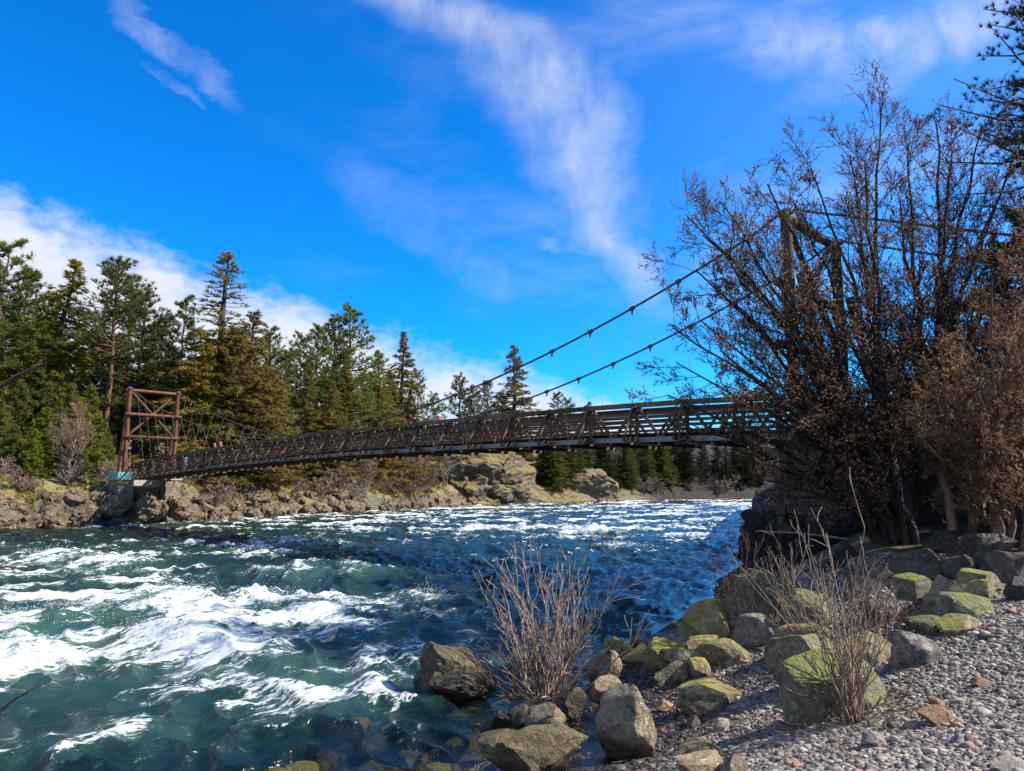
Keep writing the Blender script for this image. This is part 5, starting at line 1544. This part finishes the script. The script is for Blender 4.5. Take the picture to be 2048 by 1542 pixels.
# ------------------------------------------------------------------ people on the bridge
def cloth_mat(name, col):
    m, t = new_mat(name)
    n = t.noise(t.n('ShaderNodeNewGeometry').outputs['Position'], 30.0, 3.0, 0.6)
    finish(t, principled(t, t.mix(t.lin(n, 0.3, 0.7), tuple(c * 0.8 for c in col), tuple(min(1, c * 1.15) for c in col)), 0.85, 0.2))
    return m
for nm, c in (('skin', (0.50, 0.30, 0.21)), ('jeans', (0.05, 0.07, 0.12)), ('black_cloth', (0.02, 0.02, 0.022)), ('pink_cloth', (0.62, 0.12, 0.20)), ('white_cloth', (0.72, 0.70, 0.68)), ('blue_cloth', (0.10, 0.28, 0.55)), ('hair_dark', (0.03, 0.02, 0.015)), ('hair_fair', (0.30, 0.19, 0.09)), ('red_cloth', (0.5, 0.05, 0.08))):
    MAT[nm] = cloth_mat(nm, c)
def person(s, off, face, pose, top, legs, hair, label, h=1.7):
    """face: +1 looks over the near rail; a skinned figure in metres, z up, facing -y locally"""
    k = h / 1.7
    lean = 0.28 if pose == 'lean' else 0.0
    J = {}
    def j(n, x, y, z, r): J[n] = (Vector((x * k, y * k, z * k)), r * k)
    j('pelvis', 0, 0, 0.93, 0.135); j('waist', 0, -0.3 * lean, 1.10, 0.125); j('chest', 0, -0.8 * lean, 1.30, 0.15); j('neckb', 0, -1.05 * lean, 1.44, 0.075)
    j('neck', 0, -1.15 * lean, 1.50, 0.055); j('head', 0, -1.3 * lean, 1.60, 0.092); j('crown', 0, -1.32 * lean, 1.67, 0.072)
    step = 0.16 if pose == 'walk' else 0.03
    for sd, sg in (('l', 1), ('r', -1)):
        j('hip' + sd, 0.09 * sg, 0, 0.88, 0.10); j('knee' + sd, 0.10 * sg, -step * sg * 0.8 - 0.02, 0.48, 0.062); j('ank' + sd, 0.10 * sg, step * sg * 0.9, 0.09, 0.042); j('toe' + sd, 0.11 * sg, step * sg * 0.9 - 0.17, 0.035, 0.036)
        j('sho' + sd, 0.19 * sg, -0.95 * lean, 1.38, 0.062)
        if pose == 'lean':
            j('elb' + sd, 0.27 * sg, -0.42, 1.20, 0.044); j('wri' + sd, 0.10 * sg, -0.56, 1.26, 0.030); j('han' + sd, 0.03 * sg, -0.58, 1.27, 0.034)
        else:
            j('elb' + sd, 0.25 * sg, 0.04 - 0.10 * sg * (pose == 'walk'), 1.12, 0.042); j('wri' + sd, 0.25 * sg, -0.08 + 0.12 * sg * (pose == 'walk'), 0.90, 0.030); j('han' + sd, 0.24 * sg, -0.11 + 0.14 * sg * (pose == 'walk'), 0.82, 0.034)
    E_ = [('pelvis', 'waist'), ('waist', 'chest'), ('chest', 'neckb'), ('neckb', 'neck'), ('neck', 'head'), ('head', 'crown')]
    for sd in 'lr':
        E_ += [('pelvis', 'hip' + sd), ('hip' + sd, 'knee' + sd), ('knee' + sd, 'ank' + sd), ('ank' + sd, 'toe' + sd), ('chest', 'sho' + sd), ('sho' + sd, 'elb' + sd), ('elb' + sd, 'wri' + sd), ('wri' + sd, 'han' + sd)]
    names = list(J)
    me = bpy.data.meshes.new('person_skeleton')
    me.from_pydata([J[n][0] for n in names], [(names.index(a), names.index(b)) for a, b in E_], [])
    tmp = bpy.data.objects.new('person_tmp', me)
    COL.objects.link(tmp)
    sk = tmp.modifiers.new('skin', 'SKIN')
    if not me.skin_vertices:
        me.skin_vertices.new()
    for i, n in enumerate(names):
        me.skin_vertices[0].data[i].radius = (J[n][1], J[n][1] * (0.72 if n in ('chest', 'waist', 'pelvis') else 1.0))
    me.skin_vertices[0].data[names.index('pelvis')].use_root = True
    sb = tmp.modifiers.new('sub', 'SUBSURF'); sb.levels = 2; sb.render_levels = 2
    dg = bpy.context.evaluated_depsgraph_get()
    body = bpy.data.meshes.new_from_object(tmp.evaluated_get(dg))
    bpy.data.objects.remove(tmp); bpy.data.meshes.remove(me)
    body.name = 'person'
    body.materials.clear()
    for m_ in (MAT[top], MAT[legs], MAT['skin']):
        body.materials.append(m_)
    hz = J['neck'][0].z
    for p_ in body.polygons:
        c = p_.center
        p_.use_smooth = True
        hand = min((c - J['hanl'][0]).length, (c - J['hanr'][0]).length) < 0.10
        p_.material_index = 2 if (c.z > hz - 0.02 or hand) else (1 if c.z < 0.95 * k else 0)
    o = link('person', body)
    zd = chord_z(s) - HT + 0.385
    o.location = Vector(bp(s, off, zd))
    ang_ = math.atan2(-NX[1], -NX[0]) + math.pi / 2 if face == 'out' else math.atan2(AX[1], AX[0]) * 1.0 + (math.pi / 2 if face == 'far' else -math.pi / 2)
    o.rotation_euler = (0, 0, ang_)
    tag(o, label, 'person', 'people on the bridge')
    # hair: a cap over the back and top of the head
    bm = bmesh.new()
    bmesh.ops.create_uvsphere(bm, u_segments=14, v_segments=10, radius=0.112 * k)
    hc = J['head'][0].lerp(J['crown'][0], 0.55)
    for v in list(bm.verts):
        if v.co.z < -0.035 * k and v.co.y < 0.05 * k:
            bm.verts.remove(v)
    for v in bm.verts:
        v.co = Vector((v.co.x * 0.92, v.co.y * 1.05 + 0.018 * k, v.co.z * 1.05)) + hc
    hm = bpy.data.meshes.new('hair'); bm.to_mesh(hm); bm.free()
    hm.materials.append(MAT[hair])
    for p_ in hm.polygons:
        p_.use_smooth = True
    ho = bpy.data.objects.new('hair', hm); COL.objects.link(ho); ho.parent = o
    # face: nose and eyes
    bm = bmesh.new()
    fc = J['head'][0]
    bmesh.ops.create_cone(bm, segments=8, radius1=0.018 * k, radius2=0.006 * k, depth=0.045 * k, cap_ends=True, matrix=Matrix.Translation(fc + Vector((0, -0.10 * k, 0.0))) @ Matrix.Rotation(rad(70), 4, 'X'))
    for sx in (-1, 1):
        bmesh.ops.create_uvsphere(bm, u_segments=8, v_segments=6, radius=0.012 * k, matrix=Matrix.Translation(fc + Vector((sx * 0.034 * k, -0.088 * k, 0.03 * k))))
    fm = bpy.data.meshes.new('face'); bm.to_mesh(fm); bm.free(); fm.materials.append(MAT['skin'])
    fo_ = bpy.data.objects.new('face', fm); COL.objects.link(fo_); fo_.parent = o
    return o
person(22.2, T_NEAR + 0.48, 'out', 'lean', 'black_cloth', 'jeans', 'hair_dark', 'person in black leaning on the rail in the middle of the bridge')
person(20.1, T_NEAR + 0.50, 'out', 'lean', 'pink_cloth', 'jeans', 'white_cloth', 'person in pink with a white hat leaning on the rail near mid-bridge', 1.58)
person(47.3, T_NEAR + 0.55, 'out', 'lean', 'pink_cloth', 'black_cloth', 'hair_fair', 'person in a pink top near the far end of the bridge, right of two', 1.66)
person(48.4, T_NEAR + 0.55, 'out', 'lean', 'red_cloth', 'jeans', 'hair_fair', 'person in a red and pink top near the far end, left of two', 1.62)
person(56.6, T_NEAR + 1.2, 'far', 'walk', 'blue_cloth', 'blue_cloth', 'hair_dark', 'person in light blue walking behind the rail below the far tower', 1.35)
person(-3.4, T_NEAR + 1.0, 'near', 'walk', 'black_cloth', 'jeans', 'white_cloth', 'person with a white cap on the near ramp behind the branches')
